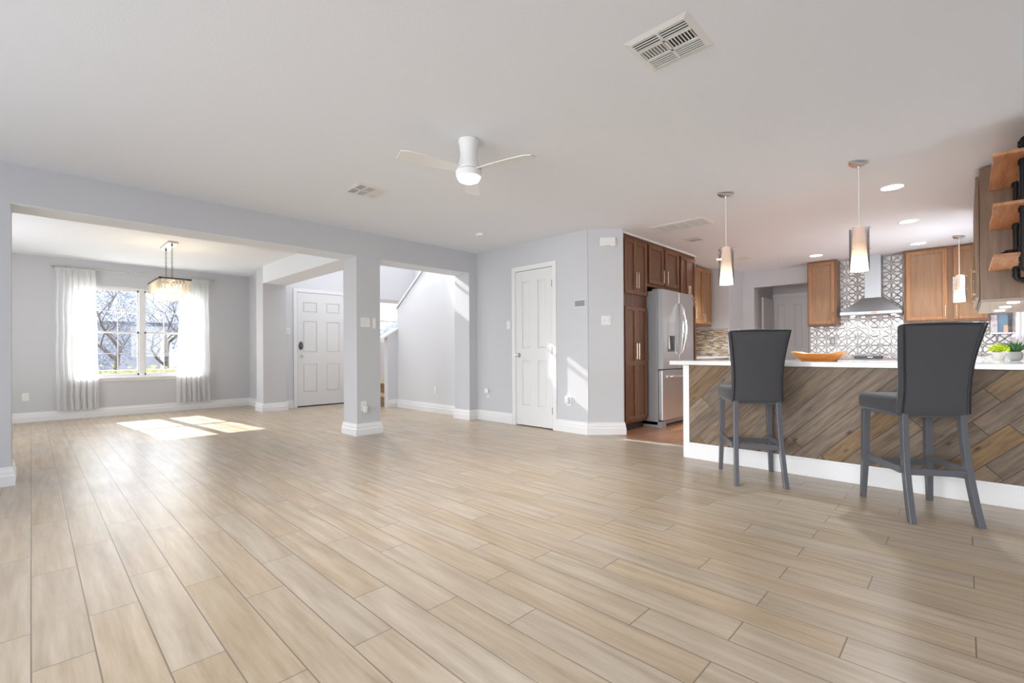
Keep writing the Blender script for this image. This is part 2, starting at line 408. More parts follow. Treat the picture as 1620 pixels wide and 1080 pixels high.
Y0, Y1 = 5.26, 5.60
bm = nb()
box(bm, -2.6, -.105, Y0, Y1, 0, H+.1); box(bm, 3.05, 2.735, Y0, Y1, 0, 2.1699); box(bm, -.105, 4.514, Y0, Y1, 2.17, H+.1)
box(bm, 4.514, 4.72, Y0, Y1, 0, H+.1); box(bm, 2.77, 6.0, Y0, Y1, H+.1, 5.0)
struct('wall_partition', bm, M['wall'])
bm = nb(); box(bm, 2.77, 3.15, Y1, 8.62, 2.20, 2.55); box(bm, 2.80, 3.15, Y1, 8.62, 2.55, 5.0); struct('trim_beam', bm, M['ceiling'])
bm = nb(); box(bm, -.105, 2.735, Y0+.002, Y1-.002, 2.166, 2.17); box(bm, 3.05, 4.514, Y0+.002, Y1-.002, 2.166, 2.17); struct('trim_header_soffit', bm, M['ceiling'])  # thin strips under the header in the ceiling material, paler than the wall
bm = nb(); box(bm, 2.77, 3.15, 8.62, 8.95, 0, 2.6); box(bm, 2.96, 3.15, 8.87, 10.13, 0, 2.6); box(bm, 2.8, 3.15, 8.62, 9.0, 2.6, 5.0)
struct('wall_dining_right', bm, M['wall'])
# window wall of the dining room
WX0, WX1, WZ0, WZ1 = .42, 2.21, .615, 2.11
YW = 9.985
bm = nb()
box(bm, -1.4, WX0, YW, 10.13, 0, 2.6); box(bm, WX1, 2.96, YW, 10.13, 0, 2.6); box(bm, WX0, WX1, YW, 10.13, 0, WZ0); box(bm, WX0, WX1, YW, 10.13, WZ1, 2.6)
struct('wall_window', bm, M['wall'])
bm = nb()   # dining side wall, with an opening added for fill light, out of view
box(bm, -1.4, -1.25, Y1, 6.9, 0, 2.6); box(bm, -1.4, -1.25, 8.7, 10.13, 0, 2.6); box(bm, -1.4, -1.25, 6.9, 8.7, 0, .6); box(bm, -1.4, -1.25, 6.9, 8.7, 2.1, 2.6)
struct('wall_dining_left', bm, M['wall'])
# front-door wall with an opening for the door, the stair window and the upper window
YD = 8.87
bm = nb()
def holes(bm, x0, x1, z0, z1, hs, y0, y1, sw=None):
    """wall slab x0..x1, z0..z1 with rectangular holes hs=[(xa,xb,za,zb)] (disjoint in x or stacked)"""
    xs = sorted({x0, x1, *[h[0] for h in hs], *[h[1] for h in hs]}); zs = sorted({z0, z1, *[h[2] for h in hs], *[h[3] for h in hs]})
    for a, b in zip(xs, xs[1:]):
        for c, d in zip(zs, zs[1:]):
            if any(h[0] <= a and b <= h[1] and h[2] <= c and d <= h[3] for h in hs): continue
            if sw: box(bm, y0, y1, a, b, c, d)
            else: box(bm, a, b, y0, y1, c, d)
DX0, DX1, DZ = 3.43, 4.35, 2.135
SX0, SX1, SZ0, SZ1 = 4.95, 5.85, 1.22, 2.13
holes(bm, 3.15, 6.1, 0, 5.0, [(DX0, DX1, 0, DZ), (SX0, SX1, SZ0, SZ1), (3.95, 4.45, 3.6, 4.55)], YD, 9.02)
struct('wall_foyer_front', bm, M['white_wall'])
bm = nb(); box(bm, 6.0, 6.1, Y1-.3, 9.02, 0, 5.0); struct('wall_stair_right', bm, M['white_wall'])
# sloped stair wall and the knee wall at its foot
bm = nb()
pr = [(5.60, 0), (7.54, 0), (7.54, 1.80), (6.70, 2.41), (5.60, 3.21)]
prism(bm, pr, 4.72, 4.84, F=lambda a, b, c: (c, a, b))
struct('wall_stair', bm, M['white_wall'])
bm = nb(); prism(bm, [(4.52, 0), (4.84, 0), (4.84, 1.50), (4.52, 1.30)], 7.54, 7.66, F=lambda a, b, c: (a, c, b)); struct('wall_knee', bm, M['white_wall'])
bm = nb()
prism(bm, [(4.40, 1.24), (4.72, 1.42), (4.72, 1.455), (4.40, 1.275)], 7.51, 7.69, F=lambda a, b, c: (a, c, b))
prism(bm, [(7.56, 1.80), (6.70, 2.425), (5.60, 3.225), (5.60, 3.26), (6.70, 2.46), (7.56, 1.835)], 4.70, 4.86, F=lambda a, b, c: (c, a, b))
struct('trim_stair_cap', bm, M['trim'])
bm = nb(); box(bm, 4.42, 4.535, 7.52, 7.68, 0, .14); box(bm, 4.535, 4.55, 7.50, 7.7, 0, .001); bm.free()
# closet wall with the four-panel door, the 45 degree wall, and the wall behind the cabinets
CX = 4.67; CY0, CY1, CZ = 3.80, 4.455, 2.10
bm = nb(); holes(bm, 3.262, 5.26, 0, H+.05, [(CY0, CY1, 0, CZ)], CX, CX+.12, sw=True); struct('wall_closet', bm, M['wall'])
bm = nb(); prism(bm, [(4.67, 3.277), (4.98, 2.967), (5.0, 2.967), (5.0, 3.10), (4.79, 3.31), (4.79, 3.40)], 0, H+.05); struct('wall_angled', bm, M['wall'])
bm = nb(); box(bm, 4.84, 10.9, 3.64, 3.76, 0, H+.05); struct('wall_kitchen_back', bm, M['wall'])
bm = nb(); box(bm, 8.68, 8.80, 3.03, 3.64, 0, H+.05); box(bm, 8.80, 9.40, 3.03, 3.15, 0, H+.05); struct('wall_kitchen_bump', bm, M['wall'])
# range wall with the passage to the hall
RX = 9.40
bm = nb(); holes(bm, -.55, 3.15, 0, H+.05, [(1.925, 2.83, 0, 2.175)], RX, RX+.12, sw=True); struct('wall_range', bm, M['wall'])
bm = nb(); box(bm, 10.6, 10.72, 1.0, 3.6, 0, H+.05); struct('wall_hall_end', bm, M['wall'])
bm = nb(); box(bm, 9.52, 10.6, 2.83, 2.95, 0, H+.05); struct('wall_hall_left', bm, M['wall'])
bm = nb(); box(bm, 9.52, 10.6, 1.3, 1.4, 0, H+.05); struct('wall_hall_right', bm, M['wall'])
# right-hand kitchen wall with the window over the sink
RY = -.45
bm = nb(); holes(bm, 4.381, 9.52, 0, H+.05, [(7.2, 8.5, 1.12, 2.1)], RY-.1, RY); struct('wall_kitchen_right', bm, M['wall'])
bm = nb(); holes(bm, -3.1, RY, 0, H+.05, [], 4.28, 4.38, sw=True); struct('wall_living_right', bm, M['bounce_cut'])
# living room walls behind the camera, with openings added for fill light
bm = nb(); holes(bm, -2.6, 4.38, 0, H+.05, [(2.7, 3.9, .9, 2.1)], -3.1, -3.0); struct('wall_living_rear', bm, M['bounce_cut'])
bm = nb(); holes(bm, -3.0, Y0, 0, H+.05, [(-1.0, 4.2, .3, 2.2)], -2.6, -2.5, sw=True); struct('wall_living_left', bm, M['wall'])

# baseboards: stepped profile, run along wall segments (normal = side the board faces)
def baseboard(name, segs, h=.145, mat=None):
    bm = nb()
    prof = [(0, 0), (.022, 0), (.022, h*.52), (.016, h*.60), (.016, h*.76), (.010, h*.86), (.008, h), (0, h)]
    for (ax, ay), (bx, by), ea, eb in segs:
        d = Vector((bx-ax, by-ay)); L = d.length; d.normalize(); n = Vector((d.y, -d.x))   # faces to the right of a->b
        def P(s, o, z): return (ax+d.x*s+n.x*o, ay+d.y*s+n.y*o, z)
        A = [bm.verts.new(P(0-ea*o, o, z)) for o, z in prof]; B = [bm.verts.new(P(L+eb*o, o, z)) for o, z in prof]
        k = len(prof); bm.faces.new(A); bm.faces.new(B[::-1])
        for i in range(k): bm.faces.new((A[i], A[(i+1) % k], B[(i+1) % k], B[i]))
    return struct(name, bm, mat or M['trim'])
baseboard('baseboard_pillar', [((2.735, Y0), (3.05, Y0), 1, 1), ((3.05, Y0), (3.05, Y1), 1, 1), ((3.05, Y1), (2.735, Y1), 1, 1), ((2.735, Y1), (2.735, Y0), 1, 1)])
baseboard('baseboard_left', [((-2.5, Y0), (-.105, Y0), 0, 1), ((-.105, Y0), (-.105, Y1), 1, 1)])
baseboard('baseboard_window', [((-1.25, YW), (2.96, YW), 0, -1)])
baseboard('baseboard_dining', [((2.96, YW), (2.96, 8.95), -1, -1), ((2.96, 8.95), (2.77, 8.95), -1, 1), ((2.77, 8.95), (2.77, 8.62), 1, 1), ((2.77, 8.62), (3.15, 8.62), 1, 1), ((3.15, 8.62), (3.15, YD), 1, -1), ((3.15, YD), (3.36, YD), -1, 0)])
baseboard('baseboard_stair', [((4.514, Y0), (4.67, Y0), 1, -1), ((4.514, Y1), (4.514, Y0), 1, 1), ((4.72, Y1), (4.514, Y1), -1, 1), ((4.72, 7.54), (4.72, Y1), -1, -1), ((4.52, 7.54), (4.72, 7.54), 1, -1)])
baseboard('baseboard_closet', [((CX, Y0), (CX, 4.52), -1, 0), ((CX, 3.74), (CX, 3.272), 0, .4), ((CX, 3.277), (4.985, 2.962), .4, 1)])

# panelled door leaf in local (u, n, z) -> world through F; panels are sunk with a raised field
def panel_door(F, u0, u1, z0, z1, panels, th=.035):
    bm = nb()
    us = sorted({u0, u1, *[p[0] for p in panels], *[p[1] for p in panels]}); zs = sorted({z0, z1, *[p[2] for p in panels], *[p[3] for p in panels]})
    for a, b in zip(us, us[1:]):
        for c, d in zip(zs, zs[1:]):
            if any(p[0] <= a and b <= p[1] and p[2] <= c and d <= p[3] for p in panels): continue
            box(bm, a, b, 0, th, c, d, F)
    for a, b, c, d in panels:
        box(bm, a, b, 0, th-.014, c, d, F)
        i = .028
        P = [(a+i*.4, c+i*.4, th-.014), (b-i*.4, c+i*.4, th-.014), (b-i*.4, d-i*.4, th-.014), (a+i*.4, d-i*.4, th-.014)]
        Q = [(a+i, c+i, th-.002), (b-i, c+i, th-.002), (b-i, d-i, th-.002), (a+i, d-i, th-.002)]
        v = [bm.verts.new(F(p[0], p[2], p[1])) for p in P]; q = [bm.verts.new(F(p[0], p[2], p[1])) for p in Q]
        bm.faces.new(q)
        for k in range(4): bm.faces.new((v[k], v[(k+1) % 4], q[(k+1) % 4], q[k]))
    return bm
def casing(bm, F, u0, u1, z1, w=.062, t=.018, z0=0):
    for n0, n1, ins in ((0, t*.7, 0), (t*.7, t, .012)):
        box(bm, u0-w+ins*0, u0-ins, n0, n1, z0, z1+w, F); box(bm, u1+ins, u1+w, n0, n1, z0, z1+w, F); box(bm, u0-ins, u1+ins, n0, n1, z1+ins, z1+w, F)
# closet door (door_1)
Fc = lambda u, n, z: (CX-n, u, z)
d1 = struct('door_1', panel_door(lambda u, n, z: (CX+.03-n, u, z), CY0+.008, CY1-.008, .012, CZ-.006,
    [(3.905, 4.055, 1.04, 1.955), (4.185, 4.335, 1.04, 1.955), (3.905, 4.055, .27, .89), (4.185, 4.335, .27, .89)]), M['door'])
bm = nb(); tube(bm, [(CX-.004, 4.392, .955), (CX-.045, 4.392, .955)], .011); lathe(bm, [(0.001, -.026), (.018, -.022), (.027, -.006), (.027, .006), (.018, .022), (.001, .026)], (0, 0, 0), 20)
for v in bm.verts[-120:]:
    x, y, z = v.co; v.co = (CX-.058+z*.8, 4.392+x, .955+y)
tube(bm, [(CX+.002, 4.392, .955), (CX-.008, 4.392, .955)], .03, 20)
put('door_knob', bm, M['chrome'], d1, smooth='auto')
for zz in (.24, 1.02, 1.88):
    bm = nb(); box(bm, CX-.012, CX+.004, CY0-.002, CY0+.014, zz-.045, zz+.045); put('hinge', bm, M['grey_plastic'], d1)
bm = nb(); casing(bm, Fc, CY0, CY1, CZ); box(bm, CX+.0, CX+.12, CY0-.0, CY0+.004, 0, CZ); box(bm, CX, CX+.12, CY1-.004, CY1, 0, CZ); struct('trim_closet_door', bm, M['trim'])
bm = nb(); box(bm, CX+.13, CX+.14, CY0-.1, CY1+.1, 0, CZ+.1); struct('closet_inside_shade', bm, M['dark'])  # black sheet standing in for the shade behind the door
# front door (door_2)
ux = [(3.535, 3.80), (3.98, 4.245)]
d2 = struct('door_2', panel_door(lambda u, n, z: (u, YD+.03-n, z), DX0+.006, DX1-.006, .022, DZ-.006,
    [(a, b, c, d) for a, b in ux for c, d in ((.265, .80), (1.01, 1.60), (1.765, 1.96))]), M['door'])
bm = nb(); tube(bm, [(3.497, YD+.01, .945), (3.497, YD-.05, .945)], .012); 
lathe(bm, [(.001, -.028), (.02, -.022), (.028, 0), (.02, .022), (.001, .028)], (0, 0, 0), 18)
for v in bm.verts[-90:]:
    x, y, z = v.co; v.co = (3.497+x, YD-.062+z*.8, .945+y)
put('door_knob', bm, M['nickel'], d2, smooth='auto')
bm = nb(); lathe(bm, [(.038, 0), (.038, .02), (.034, .026)], (0, 0, 0), 24, True, True, 1, 2.0)
for v in bm.verts:
    x, y, z = v.co; v.co = (3.497+x, YD-z, 1.14+y)
put('electronic_lock', bm, M['grey_plastic'] if False else plain('lock_dark', lin(80, 82, 86), .3, .4), d2, smooth='auto')
bm = nb(); casing(bm, lambda u, n, z: (u, YD-n, z), DX0, DX1, DZ, w=.065); struct('trim_front_door', bm, M['trim'])
bm = nb(); box(bm, DX0, DX1, YD-.005, 9.02, 0, .018); struct('trim_threshold', bm, plain('bronze_threshold', (.03, .026, .022), .5, .4))
# hall doors
d3 = struct('door_3', panel_door(lambda u, n, z: (10.6-n, u, z), 2.205, 2.845, .012, 2.07,
    [(2.30, 2.45, 1.04, 1.93), (2.60, 2.75, 1.04, 1.93), (2.30, 2.45, .25, .88), (2.60, 2.75, .25, .88)], .02), M['door'])
bm = nb(); casing(bm, lambda u, n, z: (10.6-n, u, z), 2.20, 2.85, 2.075, w=.062, t=.026); struct('trim_hall_door', bm, M['trim'])
bm = nb(); box(bm, 9.86, 10.50, 2.80, 2.83, .012, 2.03); d4 = struct('door_4', bm, M['door'])
# metal window helper
def window(name, x0, x1, z0, z1, y, units, cols, rows, inward=.03, F=None):
    """double-hung units side by side in the plane y (world), glass just behind"""
    F = F or (lambda u, n, z: (u, y+n, z))
    bm = nb(); f = .035
    box(bm, x0, x1, -.01, .05, z0, z0+f, F); box(bm, x0, x1, -.01, .05, z1-f, z1, F); box(bm, x0, x0+f, -.01, .05, z0, z1, F); box(bm, x1-f, x1, -.01, .05, z0, z1, F)
    W = (x1-x0)/units
    for k in range(1, units): box(bm, x0+k*W-.035, x0+k*W+.035, -.015, .05, z0, z1, F)
    fr = struct(name, bm, M['trim'], bev=.002)
    zm = (z0+z1)/2
    for k in range(units):
        a = x0+k*W+(.035 if k == 0 else .035); b = x0+(k+1)*W-.035
        for lo, hi, yy in ((z0+f, zm+.015, .006), (zm-.015, z1-f, .026)):
            s = nb(); t = .024
            box(s, a, b, yy, yy+.02, lo, lo+t*1.2, F); box(s, a, b, yy, yy+.02, hi-t*1.2, hi, F); box(s, a, a+t, yy, yy+.02, lo, hi, F); box(s, b-t, b, yy, yy+.02, lo, hi, F)
            for c in range(1, cols): u = a+(b-a)*c/cols; box(s, u-.006, u+.006, yy+.004, yy+.016, lo, hi, F)
            for r in range(1, rows): v = lo+(hi-lo)*r/rows; box(s, a, b, yy+.004, yy+.016, v-.006, v+.006, F)
            so = put('sash', s, M['trim'], fr)
            g = nb(); vs = [g.verts.new(F(*p)) for p in ((a, yy+.010, lo), (b, yy+.010, lo), (b, yy+.010, hi), (a, yy+.010, hi))]; g.faces.new(vs)
            put('pane', g, M['pane'], so)
    return fr
window('window_1', WX0, WX1, WZ0, WZ1, YW+.05, 2, 3, 2)
window('window_2', SX0, SX1, SZ0, SZ1, YD+.05, 1, 3, 2)
window('window_3', 3.95, 4.45, 3.6, 4.55, YD+.05, 1, 2, 1)
window('window_4', 7.2, 8.5, 1.12, 2.10, RY, 1, 2, 2, F=lambda u, n, z: (u, RY-.05-n, z))
bm = nb(); box(bm, WX0-.03, WX1+.03, YW-.03, YW+.05, WZ0-.02, WZ0+.012); box(bm, WX0-.01, WX1+.01, YW-.012, YW, WZ0-.055, WZ0-.02); struct('trim_window_sill', bm, M['trim'], bev=.003)
# stair treads behind the knee wall
bm = nb()
for i, (a, b, z) in enumerate(((4.56, 4.84, .21), (4.84, 5.98, .42))):
    box(bm, a, b, 7.68, 8.86, 0, z-.03)
struct('floor_stair_risers', bm, M['tread'])
bm = nb(); box(bm, 4.53, 4.84, 7.68, 8.86, .18, .21); box(bm, 4.81, 5.98, 7.68, 8.86, .39, .42); struct('floor_stair_treads', bm, plain('tread_nosing', lin(196, 172, 132), .4), bev=.006)
bm = nb()
for k in range(9): box(bm, 4.86, 5.98, 7.64-.26*(k+1), 7.66-.26*k, .42, .42+.19*(k+1))
struct('floor_stair_flight', bm, M['tread'])

# ------------------------------------------------------------------ kitchen cabinets
PANEL = {'stained_oak': oak('stained_oak_panel', lin(88, 54, 31), lin(112, 72, 43), lin(130, 86, 54)), 'stained_oak_lit': oak('stained_oak_lit_panel', lin(128, 93, 62), lin(146, 109, 76), lin(160, 123, 90)), 'stained_oak_shaded': M['oak_shaded']}
BODY = {'stained_oak_lit': oak('stained_oak_lit_case', lin(108, 74, 47), lin(126, 90, 60), lin(142, 104, 74)), 'stained_oak': oak('stained_oak_case', lin(84, 50, 28), lin(106, 66, 39), lin(124, 80, 50))}
def handle(parent, F, u, z0, z1, horiz=False, mat=None):
    bm = nb(); r = .0055; n1 = .045
    if horiz:
        tube(bm, [F(z0, n1, u), F(z1, n1, u)], r, 8)
        for q in (z0+.02, z1-.02): tube(bm, [F(q, .018, u), F(q, n1, u)], r*.8, 8)
    else:
        tube(bm, [F(u, n1, z0), F(u, n1, z1)], r, 8)
        for q in (z0+.02, z1-.02): tube(bm, [F(u, .018, q), F(u, n1, q)], r*.8, 8)
    return put('handle', bm, mat or M['brass'], parent, smooth='auto')
def cab_door(root, F, mat, u0, u1, z0, z1, h=None, midrail=None, name='door'):
    bm = nb(); fr = .052 if u1-u0 > .3 else .045
    pb = nb(); box(pb, u0+fr*.6, u1-fr*.6, .001, .007, z0+fr*.6, z1-fr*.6, F)
    box(bm, u0, u0+fr, .002, .022, z0, z1, F); box(bm, u1-fr, u1, .002, .022, z0, z1, F)
    box(bm, u0+fr, u1-fr, .002, .022, z0, z0+fr, F); box(bm, u0+fr, u1-fr, .002, .022, z1-fr, z1, F)
    if midrail: box(bm, u0+fr, u1-fr, .002, .022, midrail-.03, midrail+.03, F)
    d = put(name, bm, mat, root, bev=.003); put('panel', pb, PANEL.get(mat.name, mat), d)
    if h: handle(d, F, *h)
    return d
def cabinet(name, label, F, u0, u1, z0, z1, depth, doors, mat, toe=False, cat='cabinet', group=None):
    um = (u0+u1)/2; loc = Vector(F(um, -depth/2, z0))
    root = thing(name, label, cat, loc, group=group)
    bm = nb(); zb = z0+(.10 if toe else 0)
    box(bm, u0, u1, -depth, 0, zb, z1, F)
    put('body', bm, BODY.get(mat.name, mat), root, bev=.002)
    if toe:
        b2 = nb(); box(b2, u0+.005, u1-.005, -depth, -.06, z0, zb, F); put('toe_kick', b2, plain('toe_kick_dark', lin(60, 42, 30), .6), root)
    for d in doors: cab_door(root, F, mat, **d)
    return root
FP = lambda u, n, z: (u, 3.02-n, z)        # pantry run faces -y
cabinet('pantry_cabinet', 'tall brown wood pantry cabinet left of the fridge, beside the angled grey wall', FP, 5.005, 5.655, 0, 2.455, .6,
  [dict(u0=5.085, u1=5.358, z0=1.72, z1=2.40, h=(5.335, 1.80, 2.0)), dict(u0=5.364, u1=5.64, z0=1.72, z1=2.40, h=(5.39, 1.80, 2.0)),
   dict(u0=5.085, u1=5.358, z0=.14, z1=1.56, h=(5.335, .90, 1.10), midrail=.85), dict(u0=5.364, u1=5.64, z0=.14, z1=1.56, h=(5.39, .90, 1.10), midrail=.85)], M['oak'], toe=True)
cabinet('wall_cabinet', 'brown wood two-door cabinet mounted over the stainless fridge', FP, 5.657, 6.638, 1.86, 2.455, .6,
  [dict(u0=5.705, u1=6.12, z0=1.90, z1=2.42, h=(6.09, 1.93, 2.11)), dict(u0=6.175, u1=6.60, z0=1.90, z1=2.42, h=(6.205, 1.93, 2.11))], M['oak'])
cabinet('pantry_cabinet', 'tall brown wood cabinet tower right of the fridge', FP, 6.64, 7.20, 0, 2.455, .6,
  [dict(u0=6.67, u1=6.91, z0=1.78, z1=2.40, h=(6.885, 1.82, 1.98)), dict(u0=6.915, u1=7.18, z0=1.78, z1=2.40, h=(6.94, 1.82, 1.98)),
   dict(u0=6.67, u1=7.18, z0=.14, z1=1.74, h=(7.14, 1.50, 1.68))], M['oak'], toe=True)
FU = lambda u, n, z: (u, 3.31-n, z)
cabinet('wall_cabinet', 'brown wood upper cabinet above the mosaic tile, right of the fridge tower', FU, 7.202, 8.60, 1.44, 2.455, .32,
  [dict(u0=7.22, u1=7.70, z0=1.47, z1=2.43, h=(7.67, 1.5, 1.65)), dict(u0=7.72, u1=8.19, z0=1.47, z1=2.43, h=(8.16, 1.50, 1.65)), dict(u0=8.205, u1=8.58, z0=1.47, z1=2.43, h=(8.235, 1.50, 1.65))], M['oak_lit'])
bm = nb(); box(bm, 5.0, 7.2, 3.0, 3.02, H-.02, H); struct('trim_crown', bm, M['trim'])
FB3 = lambda u, n, z: (u, 3.04-n, z)
cabinet('base_cabinet', 'brown wood base cabinet under the white counter by the mosaic tile', FB3, 7.205, 8.67, 0, .868, .59,
  [dict(u0=7.24+.47*i, u1=7.68+.47*i, z0=.14, z1=.84, h=(7.64+.47*i, .66, .8)) for i in range(3)], M['oak'], toe=True)
bm = nb(); box(bm, 7.204, 8.676, 3.0, 3.636, .869, .907); tag(mid('countertop', bm, M['quartz'], (7.94, 3.3, .869), bev=.003), 'white counter below the mosaic tile, right of the fridge tower', 'countertop')
bm = nb(); box(bm, 7.2, 8.68, 3.63, 3.64, .907, 1.44); box(bm, 8.67, 8.68, 3.05, 3.63, .95, 1.40); box(bm, 8.665, 8.68, 3.02, 3.63, .907, .95); struct('trim_mosaic', bm, M['mosaic'])

FR = lambda u, n, z: (9.09-n, u, z)        # range wall faces -x
cabinet('wall_cabinet', 'single-door brown wood wall cabinet left of the range hood', FR, 1.495, 1.905, 1.40, 2.47, .308,
  [dict(u0=1.52, u1=1.885, z0=1.43, z1=2.44, h=(1.545, 1.46, 1.62, False, M['nickel']) if False else (1.545, 1.46, 1.62))], M['oak_lit'])
cabinet('wall_cabinet', 'two-door brown wood wall cabinet right of the range hood', FR, -.23, .665, 1.40, 2.47, .308,
  [dict(u0=.185, u1=.635, z0=1.43, z1=2.44, h=(.21, 1.47, 1.63)), dict(u0=-.215, u1=.12, z0=1.43, z1=2.44, h=(.095, 1.47, 1.63))], M['oak_lit'])
FRB = lambda u, n, z: (8.82-n, u, z)
cabinet('base_cabinet', 'base cabinet left of the range under white counter', FRB, 1.435, 1.88, 0, .868, .575, [dict(u0=1.46, u1=1.86, z0=.14, z1=.84, h=(1.5, .66, .8))], M['oak_lit'], toe=True)
cabinet('base_cabinet', 'base cabinet right of the range under white counter', FRB, .205, .665, 0, .868, .575, [dict(u0=.23, u1=.64, z0=.14, z1=.84, h=(.6, .66, .8))], M['oak_lit'], toe=True)
bm = nb(); box(bm, 8.79, 9.385, 1.432, 1.90, .869, .907); tag(mid('countertop', bm, M['quartz'], (9.1, 1.66, .869), bev=.003), 'short white counter left of the range', 'countertop')
# pressed tin backsplash on the range wall and marble-like tile on the right wall
bm = nb(); box(bm, RX-.008, RX, RY, 1.925, .90, 1.40); box(bm, RX-.008, RX, .665, 1.495, 1.40, H); struct('trim_tin_tile', bm, M['tin'])
bm = nb(); box(bm, 4.9, 7.2, RY, RY+.008, .907, 1.40); box(bm, 8.5, 9.39, RY, RY+.008, .907, 1.40); box(bm, 7.2, 8.5, RY, RY+.008, .907, 1.12)
struct('trim_right_tile', bm, simple_noise('marble_tile', lin(190, 176, 168), lin(225, 218, 212), 7, .2))
# right-hand wall cabinets seen end-on, face +y
FY = lambda u, n, z: (u, -.085+n, z)
rc = cabinet('wall_cabinet', 'brown wood wall cabinet at the right edge beside the pipe shelf', FY, 5.335, 6.98, 1.40, 2.455, .355,
  [dict(u0=5.35+.408*i, u1=5.35+.408*i+.395, z0=1.42, z1=2.40, h=(5.35+.408*i+(.36 if i % 2 == 0 else .03), 1.46, 1.7)) for i in range(4)], M['oak_shaded'])
bm = nb()
for i in range(3): box(bm, 5.335+.55*i, 5.335+.55*i+.54, -.43, -.09, 1.375, 1.40)
put('light_rail', bm, plain('pale_underside', lin(168, 152, 138), .6), rc, bev=.002)
for i, (x, y) in enumerate(((5.45, -.272), (5.98, -.25), (6.50, -.235))):
    bm = nb(); lathe(bm, [(.034, 0), (.034, .012)], (x, y, 1.365), 20, True, True)
    o = mid('puck_light', bm, [M['down']], (x, y, 1.365), smooth='auto')
    tag(o, ('round under-cabinet puck light nearest the room' , 'middle one of three round under-cabinet puck lights', 'round under-cabinet puck light farthest from the room')[i], 'light', 'puck lights under the right cabinet')
    light('puck', 'SPOT', (x, y, 1.35), 3, (1, .95, .88), d=(0, 0, -1), spot_size=2.2, spot_blend=.6, shadow_soft_size=.03)

# ------------------------------------------------------------------ peninsula
pn = thing('peninsula', 'kitchen peninsula base clad in diagonal reclaimed boards with white post and kick board', 'island', (4.6, .75, 0))
bm = nb(); box(bm, 4.325, 4.92, RY+.01, 1.915, 0, .866); put('body', bm, M['trim'], pn)
bm = nb(); box(bm, 4.31, 4.325, RY+.01, 1.868, .143, .866); put('diagonal_board_panel', bm, M['diag'], pn)
bm = nb(); box(bm, 4.304, 4.95, 1.868, 1.925, 0, .866); put('corner_post', bm, M['trim'], pn, bev=.002)
bm = nb(); box(bm, 4.298, 4.31, RY+.01, 1.868, 0, .128); box(bm, 4.303, 4.31, RY+.01, 1.868, .128, .145); put('kick_board', bm, M['trim'], pn, bev=.002)
bm = nb(); prism(bm, [(4.295, RY+.01), (9.385, RY+.01), (9.385, .662), (8.79, .662), (8.79, .20), (5.20, .20), (5.20, 2.055), (4.295, 2.055)], .869, .907)
tag(mid('countertop', bm, M['quartz'], (4.7, .8, .869), bev=.003), 'long white quartz countertop on the board-clad peninsula', 'countertop')
FRR = lambda u, n, z: (u, .17+n, z)
cabinet('base_cabinet', 'row of base cabinets under the white counter along the right kitchen wall', FRR, 4.97, 8.76, 0, .866, .6,
  [dict(u0=5.25+.58*i, u1=5.8+.58*i, z0=.14, z1=.84, h=(5.76+.58*i, .66, .8)) for i in range(6)], M['oak_lit'], toe=True)

# ------------------------------------------------------------------ fridge
fg = thing('fridge', 'stainless steel French-door fridge with ice dispenser between the tall brown cabinets', 'fridge', (6.15, 3.2, 0))
bm = nb(); box(bm, 5.675, 6.625, 2.875, 3.58, .035, 1.79); put('body', bm, M['steel_side'], fg, bev=.006)
bm = nb(); box(bm, 5.675, 5.80, 2.82, 3.1, 0, .085); box(bm, 6.50, 6.625, 2.82, 3.1, 0, .085); box(bm, 5.8, 6.5, 2.86, 2.88, .035, .09); put('foot_grille', bm, M['steel_side'], fg, bev=.004)
def fdoor(x0, x1, z0, z1, name):
    bm = nb(); n = 10; pts = [(x0, 2.87)]
    for i in range(n+1):
        t = i/n; x = x0+(x1-x0)*t; pts.append((x, 2.80+.012*(2*t-1)**2 if name == 'freezer_drawer' else 2.80+.0*t))
    pts.append((x1, 2.87)); prism(bm, pts, z0, z1)
    return put(name, bm, M['brushed'], fg, bev=.008)
lo, hi = .765, 1.80
dl = nb(); ax0, ax1, az0, az1 = 5.80, 6.02, .99, 1.20    # dispenser recess
for a, b, c, d in ((5.678, ax0, lo, hi), (ax1, 6.146, lo, hi), (ax0, ax1, lo, az0), (ax0, ax1, az1, hi)): box(dl, a, b, 2.80, 2.87, c, d)
box(dl, ax0, ax1, 2.86, 2.87, az0, az1)
ld = put('door', dl, M['brushed'], fg)
bm = nb(); box(bm, ax0-.012, ax1+.012, 2.796, 2.802, az1, 1.375); dp = put('dispenser_panel', bm, plain('dispenser_grey', lin(190, 192, 195), .3, .3), ld, bev=.002)
bm = nb(); box(bm, ax0, ax1, 2.855, 2.86, az0, az1); box(bm, ax0, ax1, 2.80, 2.858, az0, az0+.012); box(bm, ax0, ax0+.008, 2.803, 2.858, az0, az1); put('dispenser_recess', bm, plain('recess_grey', lin(112, 114, 118), .4, .3), ld)
bm = nb(); tube(bm, [(5.87, 2.835, az1), (5.87, 2.815, 1.03)], [.028, .02], 10); put('chute', bm, M['plastic'], ld, smooth='auto')
for xx in (5.87, 5.92, 5.97):
    bm = nb(); lathe(bm, [(.011, 0), (.011, .004)], (0, 0, 0), 14, True, True)
    for v in bm.verts: a, b, c = v.co; v.co = (xx, 0, 0); v.co = (xx+a, 2.797-c, 1.32+b)
    put('button', bm, M['plastic'], dp)
rd = fdoor(6.152, 6.622, lo, hi, 'door'); fz = fdoor(5.678, 6.622, .10, .755, 'freezer_drawer')
for s, par in ((-1, ld), (1, rd)):
    bm = nb(); pts = []
    for i in range(17):
        t = i/16; z = .96+.68*t; b = math.sin(math.pi*t); pts.append((6.149+s*(.028+.022*b), 2.795-.075*b**.5, z))
    tube(bm, pts, .013, 10); put('handle', bm, M['chrome'], par, smooth='auto')
